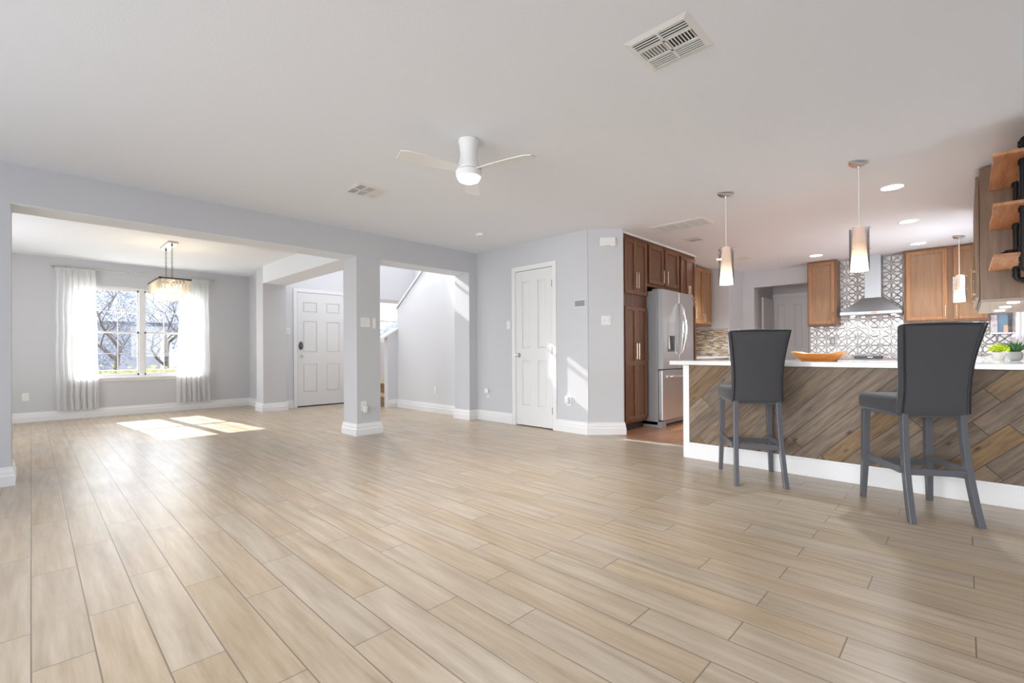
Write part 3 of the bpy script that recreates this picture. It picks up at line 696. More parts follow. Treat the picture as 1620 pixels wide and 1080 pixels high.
bm = nb(); pts = [(5.78+.74*t, 2.80-.055*math.sin(math.pi*t)**.4 if 0 < t < 1 else 2.80, .665) for t in [i/20 for i in range(21)]]
tube(bm, pts, .014, 10); put('handle', bm, M['chrome'], fz, smooth='auto')
bm = nb(); box(bm, 6.54, 6.60, 2.795, 2.801, 1.735, 1.75); put('badge', bm, M['chrome'], rd)
for x in (5.70, 6.58): 
    bm = nb(); box(bm, x-.02, x+.04, 2.83, 2.95, 1.79, 1.812); put('hinge_cap', bm, M['steel_side'], fg, bev=.004)

# ------------------------------------------------------------------ range and hood
rg = thing('range', 'stainless slide-in range with front knobs and black display below the hood', 'range', (9.1, 1.05, 0))
bm = nb(); box(bm, 8.80, 9.38, .676, 1.426, .03, .90); put('body', bm, M['steel'], rg, bev=.003)
bm = nb(); box(bm, 8.84, 9.38, .674, 1.428, .90, .915); put('cooktop', bm, M['screen'], rg, bev=.002)
bm = nb(); prism(bm, [(8.80, .80), (8.745, .82), (8.775, .925), (8.86, .925), (8.86, .80)], .672, 1.43, F=lambda a, b, c: (a, c, b)); cp = put('control_panel', bm, M['brushed'], rg, bev=.002)
bm = nb(); box(bm, 8.748, 8.764, .88, 1.225, .872, .914); put('display', bm, M['screen'], cp)
bm = nb(); box(bm, 8.746, 8.749, 1.0, 1.06, .888, .898); put('clock_digits', bm, emis('clock', (.4, .7, 1), 1.5), cp)
for y in (1.38, 1.30, .815, .725):
    bm = nb(); tube(bm, [(8.765, y, .885), (8.735, y, .876)], [.026, .023], 18); put('knob', bm, M['knob'], cp, smooth='auto')
bm = nb(); box(bm, 8.775, 8.80, .69, 1.41, .24, .78); od = put('oven_door', bm, M['steel'], rg, bev=.004)
bm = nb(); tube(bm, [(8.74, .73, .74), (8.74, 1.37, .74)], .012); tube(bm, [(8.78, .76, .74), (8.74, .76, .74)], .009); tube(bm, [(8.78, 1.34, .74), (8.74, 1.34, .74)], .009); put('handle', bm, M['chrome'], od, smooth='auto')
bm = nb(); box(bm, 8.772, 8.776, .8, 1.3, .38, .66); put('oven_window', bm, M['screen'], od)
hd = thing('range_hood', 'stainless chimney range hood on the pressed tin tile wall', 'range hood', (9.2, 1.05, 1.54))
bm = nb()
y0, y1, x0 = .672, 1.428, 8.91
A = [(x0, y0), (x0, y1), (RX-.01, y1), (RX-.01, y0)]; B = [(9.14, .90), (9.14, 1.17), (RX-.01, 1.17), (RX-.01, .90)]
box(bm, x0, RX-.01, y0, y1, 1.545, 1.59)
v = [bm.verts.new((x, y, 1.59)) for x, y in A]; q = [bm.verts.new((x, y, 1.815)) for x, y in B]; bm.faces.new(q); bm.faces.new(v[::-1])
for k in range(4): bm.faces.new((v[k], v[(k+1) % 4], q[(k+1) % 4], q[k]))
M['hoodsteel'] = plain('hood_steel', (.40, .41, .42), .34, .9)
put('canopy', bm, M['hoodsteel'], hd, bev=.002)
bm = nb(); box(bm, 9.15, RX-.01, .935, 1.14, 1.81, H); put('chimney', bm, M['hoodsteel'], hd, bev=.002)
bm = nb(); box(bm, x0-.003, x0, 1.085, 1.15, 1.56, 1.578); put('display', bm, M['led_blue'], hd)
bm = nb(); box(bm, x0-.003, x0, .965, 1.03, 1.56, 1.578); put('display', bm, M['led_red'], hd)
for y in (1.30, .79):
    bm = nb(); lathe(bm, [(.03, 0), (.03, .006)], (9.2, y, 1.538), 20, True, True); put('hood_lamp', bm, M['down'], hd)
    light('hood_spot', 'SPOT', (9.2, y, 1.53), 4, (.95, .97, 1), d=(.25, 0, -1), spot_size=2.3, spot_blend=.5, shadow_soft_size=.03)

# ------------------------------------------------------------------ bar stools
def make_stool(label, loc, rz):
    t = thing('bar_stool', label, 'bar stool', loc, rz, 'upholstered bar stools at the peninsula')
    # seat
    bm = nb(); pts = [(-.175, -.185), (.245, -.215), (.245, .215), (-.175, .185)]
    prism(bm, pts, .605, .715); o = put('seat', bm, M['fabric'], t, world=False)
    b = o.modifiers.new('bevel', 'BEVEL'); b.width = .035; b.segments = 5; o.data.polygons.foreach_set('use_smooth', [True]*len(o.data.polygons))
    bm = nb(); prism(bm, [(-.150, -.155), (.215, -.185), (.215, .185), (-.150, .155)], .594, .62); put('seat_frame', bm, M['legs'], t, world=False, bev=.002)
    # backrest: waisted outline, flared top, gentle S curve
    def prof(z):
        s = (z-.605)/.555
        xc = -.165-.055*s-.055*max(0, s-.55)**1.3*2
        hw = .174+.012*(1-s)**3+.066*max(0, s-.22)**1.6*1.02
        return xc, hw
    nz, ny = 14, 8
    bm = nb(); front = []; back = []
    for i in range(nz+1):
        z = .600+.560*i/nz; xc, hw = prof(z); F_, B_ = [], []
        th = .036 if i not in (0, nz) else .026
        for j in range(ny+1):
            a = -1+2*j/ny; e = 1-abs(a)**6*.35
            bow = .012*(1-a*a)
            zz = z+(-.012*(a*a) if i == nz else 0)
            F_.append(bm.verts.new((xc+th*e, a*hw, zz))); B_.append(bm.verts.new((xc-th*e-bow*.5, a*hw, zz)))
        front.append(F_); back.append(B_)
    for G in (front, back):
        for i in range(nz):
            for j in range(ny): bm.faces.new((G[i][j], G[i][j+1], G[i+1][j+1], G[i+1][j]))
    for i in range(nz):
        for j in (0, ny): bm.faces.new((front[i][j], front[i+1][j], back[i+1][j], back[i][j]))
    for j in range(ny):
        for i in (0, nz): bm.faces.new((front[i][j], front[i][j+1], back[i][j+1], back[i][j]))
    bk = put('backrest', bm, M['fabric'], t, world=False, smooth=True, sub=1)
    pts = []
    for i in range(0, nz+1): z = .625+.52*i/nz; xc, hw = prof(z); pts.append((xc-.036, hw-.016, z))
    top = [( prof(1.145)[0]-.040, (prof(1.145)[1]-.016)*q, 1.146) for q in (.8, .4, 0, -.4, -.8)]
    bm = nb(); tube(bm, pts+top+[(p[0], -p[1], p[2]) for p in pts[::-1]], .0045, 6); put('piping', bm, M['fabric2'], bk, world=False, smooth=True)
    # legs
    for s in (1, -1):
        bm = nb()
        def sec(x, y, z, a): return [bm.verts.new((x+dx*a, y+dy*a, z)) for dx, dy in ((-1, -1), (1, -1), (1, 1), (-1, 1))]
        rs = [sec(.218, s*.192, 0, .0145), sec(.208, s*.182, .30, .019), sec(.205, s*.178, .60, .02)]
        for q, r in zip(rs, rs[1:]):
            for k in range(4): bm.faces.new((q[k], q[(k+1) % 4], r[(k+1) % 4], r[k]))
        bm.faces.new(rs[0]); bm.faces.new(rs[-1]); put('leg', bm, M['legs'], t, world=False, bev=.002)
    for s in (1, -1):
        bm = nb()
        rs = []
        for i in range(11):
            q = i/10; z = .70*q; x = -.285+.115*(1-(1-q)**2.0)
            rs.append([bm.verts.new((x+dx*.020, s*(.143+.022*(1-q)**1.2)+dy*.016, z)) for dx, dy in ((-1, -1), (1, -1), (1, 1), (-1, 1))])
        for q, r in zip(rs, rs[1:]):
            for k in range(4): bm.faces.new((q[k], q[(k+1) % 4], r[(k+1) % 4], r[k]))
        bm.faces.new(rs[0]); bm.faces.new(rs[-1]); put('leg', bm, M['legs'], t, world=False, bev=.002)
    # stretchers
    for s in (1, -1):
        bm = nb(); box(bm, -.205, .205, s*.176-.010, s*.176+.010, .268, .308); put('stretcher', bm, M['legs'], t, world=False, bev=.002)
    bm = nb(); box(bm, -.222, -.198, -.145, .145, .262, .300); put('stretcher', bm, M['legs'], t, world=False, bev=.002)
    bm = nb(); box(bm, .196, .216, -.17, .17, .235, .275); put('stretcher', bm, M['legs'], t, world=False, bev=.002)
    return t
s1 = make_stool('charcoal upholstered bar stool standing left, nearer the fridge', (3.972, 1.222, 0), math.radians(29.6))
s2 = copy_tree(s1); s2.location = (3.869, .234, 0); s2.rotation_euler = (0, 0, math.radians(30.8))
s2['label'] = 'charcoal upholstered bar stool standing right, in front of the potted plants'

# ------------------------------------------------------------------ things on the counter
bm = nb()
def sq(t, a, b, p=3.2): c, s = math.cos(t), math.sin(t); return a*abs(c)**(2/p)*(1 if c >= 0 else -1), b*abs(s)**(2/p)*(1 if s >= 0 else -1)
prof = [(.05, .000), (.125, .0), (.165, .035), (.205, .082), (.196, .084), (.150, .038), (.115, .012), (.03, .009)]
N = 48; rings = []
for r, z in prof:
    rr = []
    for k in range(N):
        x, y = sq(2*math.pi*k/N, r*.8, r); sag = -.016*math.cos(2*2*math.pi*k/N)*(z/.082)*0
        zz = z-(.022*(abs(math.cos(2*math.pi*k/N))**4) if z > .07 else 0)*1.0
        rr.append(bm.verts.new((4.76+x, .915+y, .9075+max(zz, 0))))
    rings.append(rr)
for q, s in zip(rings, rings[1:]):
    for k in range(N): bm.faces.new((q[k], q[(k+1) % N], s[(k+1) % N], s[k]))
bm.faces.new(rings[0][::-1]); bm.faces.new(rings[-1])
tag(mid('wooden_bowl', bm, M['bowlwood'], (4.76, .915, .907), smooth='auto'), 'orange wooden bowl on the white peninsula counter between the two stools', 'bowl')
def pot(name, label, x, y, prof, mat, leafmat, nleaf, kind):
    t = thing(name, label, 'potted plant', (x, y, .9072))
    bm = nb(); lathe(bm, prof, (x, y, .9072), 12 if kind == 'lime' else 28, True, False); put('pot', bm, mat, t, smooth='auto')
    top = prof[[p[1] for p in prof].index(max(p[1] for p in prof))]
    bm = nb(); lathe(bm, [(.001, .0), (top[0]*.9, .0)], (x, y, .9072+top[1]-.01), 20); put('soil', bm, plain('soil', (.05, .035, .02), .9), t)
    bm = nb(); rnd = random.Random(3 if kind == 'lime' else 5)
    for i in range(nleaf):
        a = rnd.uniform(0, 6.283)
        if kind == 'lime':
            R = rnd.uniform(0, .052); c = Vector((x+R*math.cos(a), y+R*math.sin(a), .9072+top[1]+rnd.uniform(0, .065)*(1-R/.09)+.004)); L = rnd.uniform(.012, .022)
            d = Vector((math.cos(a)*.8, math.sin(a)*.8, rnd.uniform(.0, .9))).normalized(); s = d.orthogonal().normalized()
            n = d.cross(s); s = (s*math.cos(i)+n*math.sin(i)); P = [c, c+d*L*.5+s*L*.35, c+d*L, c+d*L*.5-s*L*.35]
            bm.faces.new([bm.verts.new(p) for p in P])
        else:
            R = rnd.uniform(0, .022); c = Vector((x+R*math.cos(a), y+R*math.sin(a), .9072+top[1]-.008)); L = rnd.uniform(.06, .11)
            tilt = rnd.uniform(.1, .95); d = Vector((math.cos(a)*tilt, math.sin(a)*tilt, 1)).normalized(); s = Vector((-math.sin(a), math.cos(a), 0))
            W_ = .006; m_ = c+d*L*.5; e = c+d*L+Vector((math.cos(a), math.sin(a), -.3))*L*.15*tilt
            v = [bm.verts.new(p) for p in (c-s*W_*.6, c+s*W_*.6, m_+s*W_, e, m_-s*W_)]; bm.faces.new(v)
    o = put('foliage', bm, leafmat, t)
    sm = o.modifiers.new('solid', 'SOLIDIFY'); sm.thickness = .0012
pot('potted_plant', 'lime green leafy plant in a white faceted pot on the counter', 5.42, -.188, [(.028, 0), (.031, .01), (.039, .048), (.041, .068), (.038, .068)], M['pot_white'], M['leaf_lime'], 260, 'lime')
pot('potted_plant', 'dark green spiky plant in a round grey pot on the counter', 5.54, -.285, [(.025, 0), (.040, .014), (.045, .038), (.040, .070), (.036, .072), (.035, .063)], M['pot_grey'], M['leaf_green'], 90, 'spiky')

# bags on the corner ledge above the far counter
bm = nb(); box(bm, 9.02, 9.385, -.44, -.235, 1.205, 1.225); tag(mid('corner_shelf', bm, M['quartz'], (9.2, -.33, 1.205), bev=.003), 'small pale corner shelf in the far right kitchen corner', 'shelf')
def bag(name, x, y0, y1, z0, z1, mat, label, print_=True):
    t = thing(name, label, 'bag', (x, (y0+y1)/2, z0))
    bm = nb(); m_ = (y0+y1)/2; w_ = (y1-y0)/2; rings = []
    for i in range(7):
        s = i/6; z = z0+(z1-z0)*s; d = .035*(1-s**2)+.006; w2 = w_*(1-.06*s)
        rings.append([bm.verts.new((x+dx*d, m_+dy*w2, z)) for dx, dy in ((-1, -.85), (-1, 0), (-1, .85), (0, 1), (1, .85), (1, 0), (1, -.85), (0, -1))])
    for q, s in zip(rings, rings[1:]):
        for k in range(8): bm.faces.new((q[k], q[(k+1) % 8], s[(k+1) % 8], s[k]))
    bm.faces.new(rings[0]); bm.faces.new(rings[-1]); put('pouch', bm, mat, t, smooth='auto')
    if print_:
        bm = nb(); xx = x-.030
        for a, b, c, d in ((m_+.030, m_+.016, z0+.165, z0+.215), (m_+.010, m_-.004, z0+.16, z0+.21), (m_-.012, m_-.03, z0+.168, z0+.20), (m_+.02, m_-.02, z0+.105, z0+.113), (m_+.02, m_-.02, z0+.085, z0+.09)):
            tube(bm, [(xx-.008, a, c), (xx-.008, b, d)], .003, 6)
        put('print', bm, M['pink'], t)
bag('snack_bag', 9.22, -.315, -.238, 1.225, 1.47, M['bag_white'], 'white and pale blue pouch with pink print on the far corner shelf')
bag('snack_bag', 9.30, -.425, -.30, 1.225, 1.47, M['bag_blue'], 'blue pouch behind the white one on the far corner shelf', False)
bm = nb(); box(bm, 9.03, 9.06, -.405, -.36, 1.2255, 1.32); tag(mid('card_box', bm, M['peach'], (9.045, -.38, 1.2255), bev=.004), 'small peach card box beside the blue pouch on the corner shelf', 'box')
bm = nb()
for k in range(9): lathe(bm, [(.001, -.006), (.005, 0), (.001, .006)], (9.0-.11*k, RY+.016, 1.17+.012*math.sin(k*1.7)), 8)
tube(bm, [(9.0-.11*k, RY+.014, 1.17+.012*math.sin(k*1.7)) for k in range(9)], .0015, 6)
tag(mid('string_light', bm, M['led_purple'], (8.5, RY+.016, 1.17)), 'string of small purple lights along the sink window wall', 'string light')

# ------------------------------------------------------------------ pipe shelf
ps = thing('pipe_shelf', 'wall shelf of three rough orange boards on black iron pipes', 'shelf', (4.86, -.43, 1.5))
rnd = random.Random(2)
for z, x0_ in ((2.257, 4.36), (1.945, 4.43), (1.62, 4.52)):
    bm = nb(); x0_, x1_ = x0_+.03, 5.325
    n = 14; pts = [(x0_, RY+.003)] + [(x0_+(x1_-x0_)*i/n, -.137+rnd.uniform(-.003, .003)) for i in range(n+1)] + [(x1_, RY+.003)]
    prism(bm, pts, z, z+.022); put('shelf_board', bm, M['board'], ps, bev=.003)
for x in (4.56, 5.16):
    bm = nb(); y = -.275; zt, zb = 2.395, 1.515; r = .0165
    tube(bm, [(x, RY+.004, zt)]+arc((x, y-.035, zt), (x, y, zt-.035), (x, y, zt))+arc((x, y, zb+.035), (x, y-.035, zb), (x, y, zb))+[(x, RY+.004, zb)], r, 14)
    for z in (2.257-.026, 2.257+.026+.022, 1.945-.026, 1.99, 1.62-.026, 1.665, zt-.04, zb+.04): tube(bm, [(x, y, z-.016), (x, y, z+.016)], .0225, 14)
    for z in (zt, zb):
        tube(bm, [(x, y-.05, z), (x, y-.02, z)], .0225, 14); tube(bm, [(x, RY+.002, z), (x, RY+.014, z)], .042, 20)
    put('pipe_bracket', bm, M['black'], ps, smooth='auto')
bm = nb(); lathe(bm, [(.05, 0), (.052, .004), (.052, .044), (.049, .049)], (4.80, -.232, 1.643), 28, True, True)
tag(mid('round_tin', bm, M['black'], (4.80, -.232, 1.643), smooth='auto'), 'round black tin on the lowest rough board of the pipe shelf', 'tin')

# ------------------------------------------------------------------ lamps
def pendant(label, x, y):
    t = thing('pendant_lamp', label, 'pendant lamp', (x, y, H), 0, 'pendant lamps in the kitchen')
    zb = 1.615
    bm = nb()                                            # boat-shaped bowed canopy
    n = 14; top = []; bot = []
    for i in range(n+1):
        s = -1+2*i/n; w = .035*(1-s*s)**.5+.0015; z = H-.006-.026*(1-s*s)+.02*s*s*0
        top.append([bm.verts.new((x+a*w*.7-s*.078*.72*0+s*.055, y-s*.055+a*w*.7, H-.001-.012*(1-s*s))) for a in (-1, 1)])
        bot.append([bm.verts.new((x+a*w*.7+s*.055, y-s*.055+a*w*.7, z-.004)) for a in (-1, 1)])
    for A, B in zip(zip(top, bot), list(zip(top, bot))[1:]):
        (t0, b0), (t1, b1) = A, B
        bm.faces.new((t0[0], t0[1], t1[1], t1[0])); bm.faces.new((b0[0], b1[0], b1[1], b0[1])); bm.faces.new((t0[0], t1[0], b1[0], b0[0])); bm.faces.new((t0[1], b0[1], b1[1], t1[1]))
    bm.faces.new((top[0][0], top[0][1], bot[0][1], bot[0][0])); bm.faces.new((top[-1][0], top[-1][1], bot[-1][1], bot[-1][0]))
    tube(bm, [(x, y, H-.02), (x, y, H-.055)], [.014, .008], 12)
    put('canopy', bm, M['nickel'], t, smooth='auto')
    bm = nb(); tube(bm, [(x, y, H-.03), (x, y, zb+.345)], .0035, 8); put('cord', bm, M['plastic'], t)
    bm = nb(); lathe(bm, [(.008, .352), (.031, .350), (.034, .345), (.0595, .012), (.0595, .004), (.057, .004), (.056, .012), (.031, .340)], (x, y, zb), 32)
    sh = put('opal_shade', bm, M['opal'], None, smooth='auto'); bmx = sh.data
    for v in bmx.vertices: v.co = v.co-Vector((x, y, zb))
    sh.parent = t; sh.location = (0, 0, zb-H)
    bm = nb(); lathe(bm, [(.063, 0), (.065, .002), (.065, .338), (.063, .34)], (x, y, zb), 32); put('glass_cylinder', bm, M['clear'], t, smooth='auto')
    for z in (.335, .17):
        for a in (0.6, 2.7, 4.8):
            bm = nb(); c = Vector((x+.066*math.cos(a), y+.066*math.sin(a), zb+z)); d = Vector((math.cos(a), math.sin(a), 0)); tube(bm, [c-d*.006, c+d*.008], .005, 8); put('peg', bm, M['chrome'], t)
    light('pendant_bulb', 'POINT', (x, y, zb-.02), 3, (1, .8, .6), shadow_soft_size=.05)
pendant('pendant lamp over the peninsula nearer the fridge', 4.528, 1.602)
pendant('pendant lamp over the middle of the peninsula, hiding part of the hood chimney', 4.528, .596)
pendant('small-looking pendant lamp farthest away, in front of the right wall cabinet', 8.40, .057)

dl_labels = ['recessed ceiling light beside the left pendant shade', 'recessed ceiling light above the cabinet left of the hood', 'largest recessed ceiling light, nearest the room',
             'middle one in the row of three recessed ceiling lights', 'recessed ceiling light nearest the right wall cabinets of the range wall']
for (x, y), lb in zip(((7.74, 2.80), (8.52, 1.665), (5.45, .472), (7.03, .466), (8.60, .465)), dl_labels):
    t = thing('recessed_light', lb, 'ceiling light', (x, y, H), 0, 'recessed ceiling lights in the kitchen')
    bm = nb(); lathe(bm, [(.078, -.002), (.088, -.006), (.096, -.003), (.098, 0)], (x, y, H), 32); put('trim_ring', bm, M['trim'], t, smooth='auto')
    bm = nb(); lathe(bm, [(.001, -.003), (.079, -.003)], (x, y, H), 32); put('lens', bm, M['down'], t)
    light('downlight', 'SPOT', (x, y, H-.02), 230 if x < 8.4 else 90, (.81, .92, 1), d=(-.12, 0, -1), spot_size=2.0, spot_blend=1, shadow_soft_size=.07)

# ceiling fan
fx, fy = 2.128, 2.475
fn = thing('ceiling_fan', 'white hugger ceiling fan with lit round lamp and three white blades', 'ceiling fan', (fx, fy, H))
bm = nb(); lathe(bm, [(.060, 0), (.072, -.002), (.073, -.012), (.066, -.04), (.060, -.085), (.060, -.11), (.072, -.17), (.088, -.205), (.088, -.213), (.06, -.213)], (fx, fy, H), 40, True, True); put('housing', bm, M['plastic'], fn, smooth='auto')
bm = nb(); lathe(bm, [(.055, -.213), (.090, -.217), (.092, -.235), (.088, -.258), (.080, -.262), (.078, -.262)], (fx, fy, H), 40); put('lamp_ring', bm, M['plastic'], fn, smooth='auto')
bm = nb(); lathe(bm, [(.080, -.258), (.070, -.282), (.045, -.293), (.001, -.296)], (fx, fy, H), 40); put('lens', bm, M['lens'], fn, smooth='auto')
light('fan_lamp', 'SPOT', (fx, fy, H-.30), 105, (1, .98, .96), d=(0, 0, -1), spot_size=2.3, spot_blend=1, shadow_soft_size=.22)
for k in range(3):
    a = math.radians(46+120*k); bm = nb(); d = Vector((math.cos(a), math.sin(a), 0)); s = Vector((-d.y, d.x, 0)); z = H-.208
    L0, L1 = .065, .50; n = 10; pu = []; pd = []
    for i in range(n+1):
        q = i/n; r = L0+(L1-L0)*q; w0 = .030+.030*math.sin(math.pi*min(q*1.15, 1)*.55); w0 *= (1 if q < .93 else .7)
        for sg, lst in ((1, pu), (-1, pd)): lst.append((Vector((fx, fy, z))+d*r+s*w0*sg+Vector((0, 0, .010*sg))))
    T = [[bm.verts.new(p+Vector((0, 0, h))) for p in lst] for lst in (pu, pd) for h in (.003, -.003)]
    for i in range(n):
        for A, B in ((T[0], T[2]), (T[1], T[3]), (T[0], T[1]), (T[2], T[3])): bm.faces.new((A[i], A[i+1], B[i+1], B[i]))
    for i in (0, n): bm.faces.new((T[0][i], T[2][i], T[3][i], T[1][i]))
    put('blade', bm, M['plastic'], fn, smooth='auto')

# ceiling grilles
def grille(name, label, x0, x1, y0, y1, banks, cat='vent', frame_slope=.009, group='ceiling air vents'):
    t = thing(name, label, cat, ((x0+x1)/2, (y0+y1)/2, H), 0, group)
    bm = nb(); z = H-frame_slope; i = .030
    ix0, ix1, iy0, iy1 = x0+i, x1-i, y0+i, y1-i
    O = [(x0, y0), (x1, y0), (x1, y1), (x0, y1)]; I = [(ix0, iy0), (ix1, iy0), (ix1, iy1), (ix0, iy1)]
    vo = [bm.verts.new((*p, H-.0005)) for p in O]; vi = [bm.verts.new((*p, z)) for p in I]; vt = [bm.verts.new((*p, H-.0005)) for p in I]
    for k in range(4): bm.faces.new((vo[k], vo[(k+1) % 4], vi[(k+1) % 4], vi[k])); bm.faces.new((vi[k], vi[(k+1) % 4], vt[(k+1) % 4], vt[k]))
    put('frame', bm, M['plastic'], t)
    for (a, b, c, d, ori, n, mat) in banks:             # fractional extents of the inner field
        X0, X1 = ix0+(ix1-ix0)*a, ix0+(ix1-ix0)*b; Yb0, Yb1 = iy0+(iy1-iy0)*c, iy0+(iy1-iy0)*d
        bb = nb(); box(bb, X0, X1, Yb0, Yb1, H-.0025, H-.0008); put('slot_shade_sheet', bb, mat, t)  # flat sheet coloured as the shade between the slats
        sb = nb()
        for k in range(n):
            q = (k+.5)/n
            if ori == 'x':      # slats run along x
                yy = Yb0+(Yb1-Yb0)*q; w_ = (Yb1-Yb0)/n*(.17 if mat is not M['plastic'] else .3); box(sb, X0, X1, yy-w_, yy+w_, z, z+.003)
            else:
                xx = X0+(X1-X0)*q; w_ = (X1-X0)/n*(.17 if mat is not M['plastic'] else .3); box(sb, xx-w_, xx+w_, Yb0, Yb1, z, z+.003)
        o = put('louvre_bank', sb, M['plastic'], t)
    bm = nb()
    zs = sorted({b[0] for b in banks} | {b[1] for b in banks}); 
    for q in sorted({round(b[1], 3) for b in banks})[:-1]: xx = ix0+(ix1-ix0)*(q+.02); box(bm, xx-.006, xx+.006, iy0, iy1, z-.001, z+.004)
    for q in sorted({round(b[3], 3) for b in banks})[:-1]: yy = iy0+(iy1-iy0)*(q+.02); box(bm, ix0, ix1, yy-.006, yy+.006, z-.001, z+.004)
    put('cross_bar', bm, M['plastic'], t)
    return t
D, G_ = M['slotdark'], M['slotgrey']
grille('air_vent', 'large square ceiling air vent in the foreground', 1.983, 2.295, .857, 1.176,
    [(0, .29, 0, .48, 'y', 4, D), (0, .29, .52, 1, 'y', 4, D), (.33, .64, 0, .48, 'x', 8, D), (.33, .64, .52, 1, 'x', 8, G_), (.68, 1, 0, .48, 'y', 5, G_), (.68, 1, .52, 1, 'y', 5, G_)])
grille('air_vent', 'small square ceiling air vent left of the fan, near the long grey wall', 1.975, 2.29, 3.755, 4.06,
    [(0, .29, 0, .48, 'y', 4, D), (0, .29, .52, 1, 'y', 4, D), (.33, .64, 0, .48, 'x', 7, D), (.33, .64, .52, 1, 'x', 7, D), (.68, 1, 0, .48, 'y', 5, M['plastic']), (.68, 1, .52, 1, 'y', 5, M['plastic'])])
grille('return_grille', 'long white five-section return air grille on the kitchen ceiling', 5.12, 5.49, 2.05, 2.72,
    [(0, 1, k/5, (k+.86)/5, 'y', 12, G_) for k in range(5)], frame_slope=.014, group='ceiling air vents')
grille('air_vent', 'small ceiling air vent between the return grille and tall cabinets', 5.96, 6.24, 2.45, 2.69, [(0, .45, 0, 1, 'y', 4, D), (.5, 1, 0, 1, 'x', 6, D)])
grille('air_vent', 'farthest small ceiling air vent, right of the left pendant shade', 7.80, 8.02, 2.44, 2.64, [(0, .45, 0, 1, 'y', 4, D), (.5, 1, 0, 1, 'y', 4, D)])
bm = nb(); lathe(bm, [(.06, 0), (.062, -.012), (.05, -.03), (.02, -.036), (.001, -.036)], (3.914, 4.339, H), 28); tag(mid('smoke_detector', bm, M['plastic'], (3.914, 4.339, H), smooth='auto'), 'round white smoke detector on the ceiling by the closet corner', 'smoke detector')

# ------------------------------------------------------------------ wall plates and small devices
def plate(name, label, F, u, z, w, h, kind, cat, group=None, n=2, mat=None):
    loc = F(u, 0, z); t = thing(name, label, cat, loc, 0, group)
    bm = nb(); box(bm, u-w/2, u+w/2, .0005, .007, z-h/2, z+h/2, F); put('cover_plate', bm, mat or M['plastic'], t, bev=.002)
    if kind == 'switch':
        for i in range(n):
            uu = u+(i-(n-1)/2)*.045
            bm = nb(); box(bm, uu-.006, uu+.006, .006, .018, z-.014, z+.010, F); put('toggle', bm, M['plastic'], t, bev=.001)
    elif kind == 'rocker':
        bm = nb(); box(bm, u-.017, u+.017, .006, .011, z-.033, z+.033, F); put('rocker', bm, M['trim'], t, bev=.001)
    elif kind == 'outlet':
        for dz in (.02, -.02):
            bm = nb(); box(bm, u-.016, u+.016, .006, .009, z+dz-.013, z+dz+.013, F); so = put('socket', bm, M['trim'], t, bev=.001)
            bm = nb()
            for du in (-.006, .006): box(bm, u+du-.001, u+du+.001, .009, .0095, z+dz-.005, z+dz+.005, F)
            put('slot', bm, M['dark'], so)
    return t
Fpart = lambda u, n, z: (u, Y0-n, z)
FA = lambda u, n, z: (4.67+(u-n)*.70711, 3.277-(u+n)*.70711, z)
plate('light_switch', 'square switch plate with toggle on the grey pillar', Fpart, 2.845, 1.374, .125, .115, 'switch', 'switch', 'wall switches', 2)
plate('blank_plate', 'narrow white control plate beside the switch on the pillar', Fpart, 2.965, 1.366, .045, .13, 'rocker', 'switch', 'wall switches')
plate('outlet', 'outlet plate low on the grey pillar', Fpart, 2.822, .355, .075, .118, 'outlet', 'outlet', 'wall outlets')
bm = nb(); box(bm, 2.808, 2.850, Y0-.048, Y0-.0085, .275, .355); tag(mid('air_freshener', bm, M['plastic'], (2.83, Y0-.03, .275), bev=.008), 'small white plug-in device in the pillar outlet', 'plug-in device')
plate('outlet', 'outlet on the window wall at the far left', lambda u, n, z: (u, YW-n, z), -.055, .375, .075, .118, 'outlet', 'outlet', 'wall outlets')
plate('light_switch', 'white switch plate left of the front door', lambda u, n, z: (u, YD-n, z), 3.25, 1.41, .115, .115, 'switch', 'switch', 'wall switches', 2)
plate('outlet', 'outlet on the white stair wall', lambda u, n, z: (4.72-n, u, z), 6.374, .38, .075, .118, 'outlet', 'outlet', 'wall outlets')
plate('light_switch', 'single rocker switch left of the closet door', Fc, 4.594, 1.378, .073, .118, 'rocker', 'switch', 'wall switches')
plate('outlet', 'outlet left of the closet door near the floor', Fc, 5.02, .395, .073, .118, 'outlet', 'outlet', 'wall outlets')
bm = nb(); lathe(bm, [(.001, 0), (.035, 0), (.044, .012), (.044, .03), (.03, .044), (.001, .048)], (0, 0, 0), 24)
for v in bm.verts: a, b, c = v.co; v.co = (CX-.0095-c, 5.03+a, .43+b)
tag(mid('air_freshener', bm, M['plastic'], (CX-.03, 5.03, .40), smooth='auto'), 'round white plug-in device left of the closet door', 'plug-in device')
plate('outlet', 'outlet right of the closet door near the floor', Fc, 3.55, .385, .073, .118, 'outlet', 'outlet', 'wall outlets')
bm = nb(); box(bm, CX-.055, CX-.0095, 3.528, 3.585, .355, .445); tag(mid('night_light', bm, M['plastic'], (CX-.03, 3.556, .355), bev=.012), 'white plug-in night light right of the closet door', 'plug-in device')
th = plate('thermostat', 'white framed grey thermostat on the closet wall corner', Fc, 3.366, 1.586, .165, .095, 'none', 'thermostat')
bm = nb(); box(bm, 3.292, 3.440, .006, .020, 1.55, 1.622, Fc); put('grey_screen', bm, M['grey_plastic'], th, bev=.002)
bm = nb(); box(bm, 3.283, 3.449, .006, .016, 1.540, 1.632, Fc); put('frame', bm, M['plastic'], th, bev=.003)
plate('light_switch', 'double rocker switch plate on the angled wall left of the pantry', FA, .232, 1.375, .115, .115, 'switch', 'switch', 'wall switches', 2)
ch = thing('door_chime', 'white door chime box high on the angled wall', 'door chime', FA(.25, 0, 2.25))
bm = nb(); box(bm, .155, .345, .001, .045, 2.262, 2.368, FA); put('cover', bm, M['plastic'], ch, bev=.005)
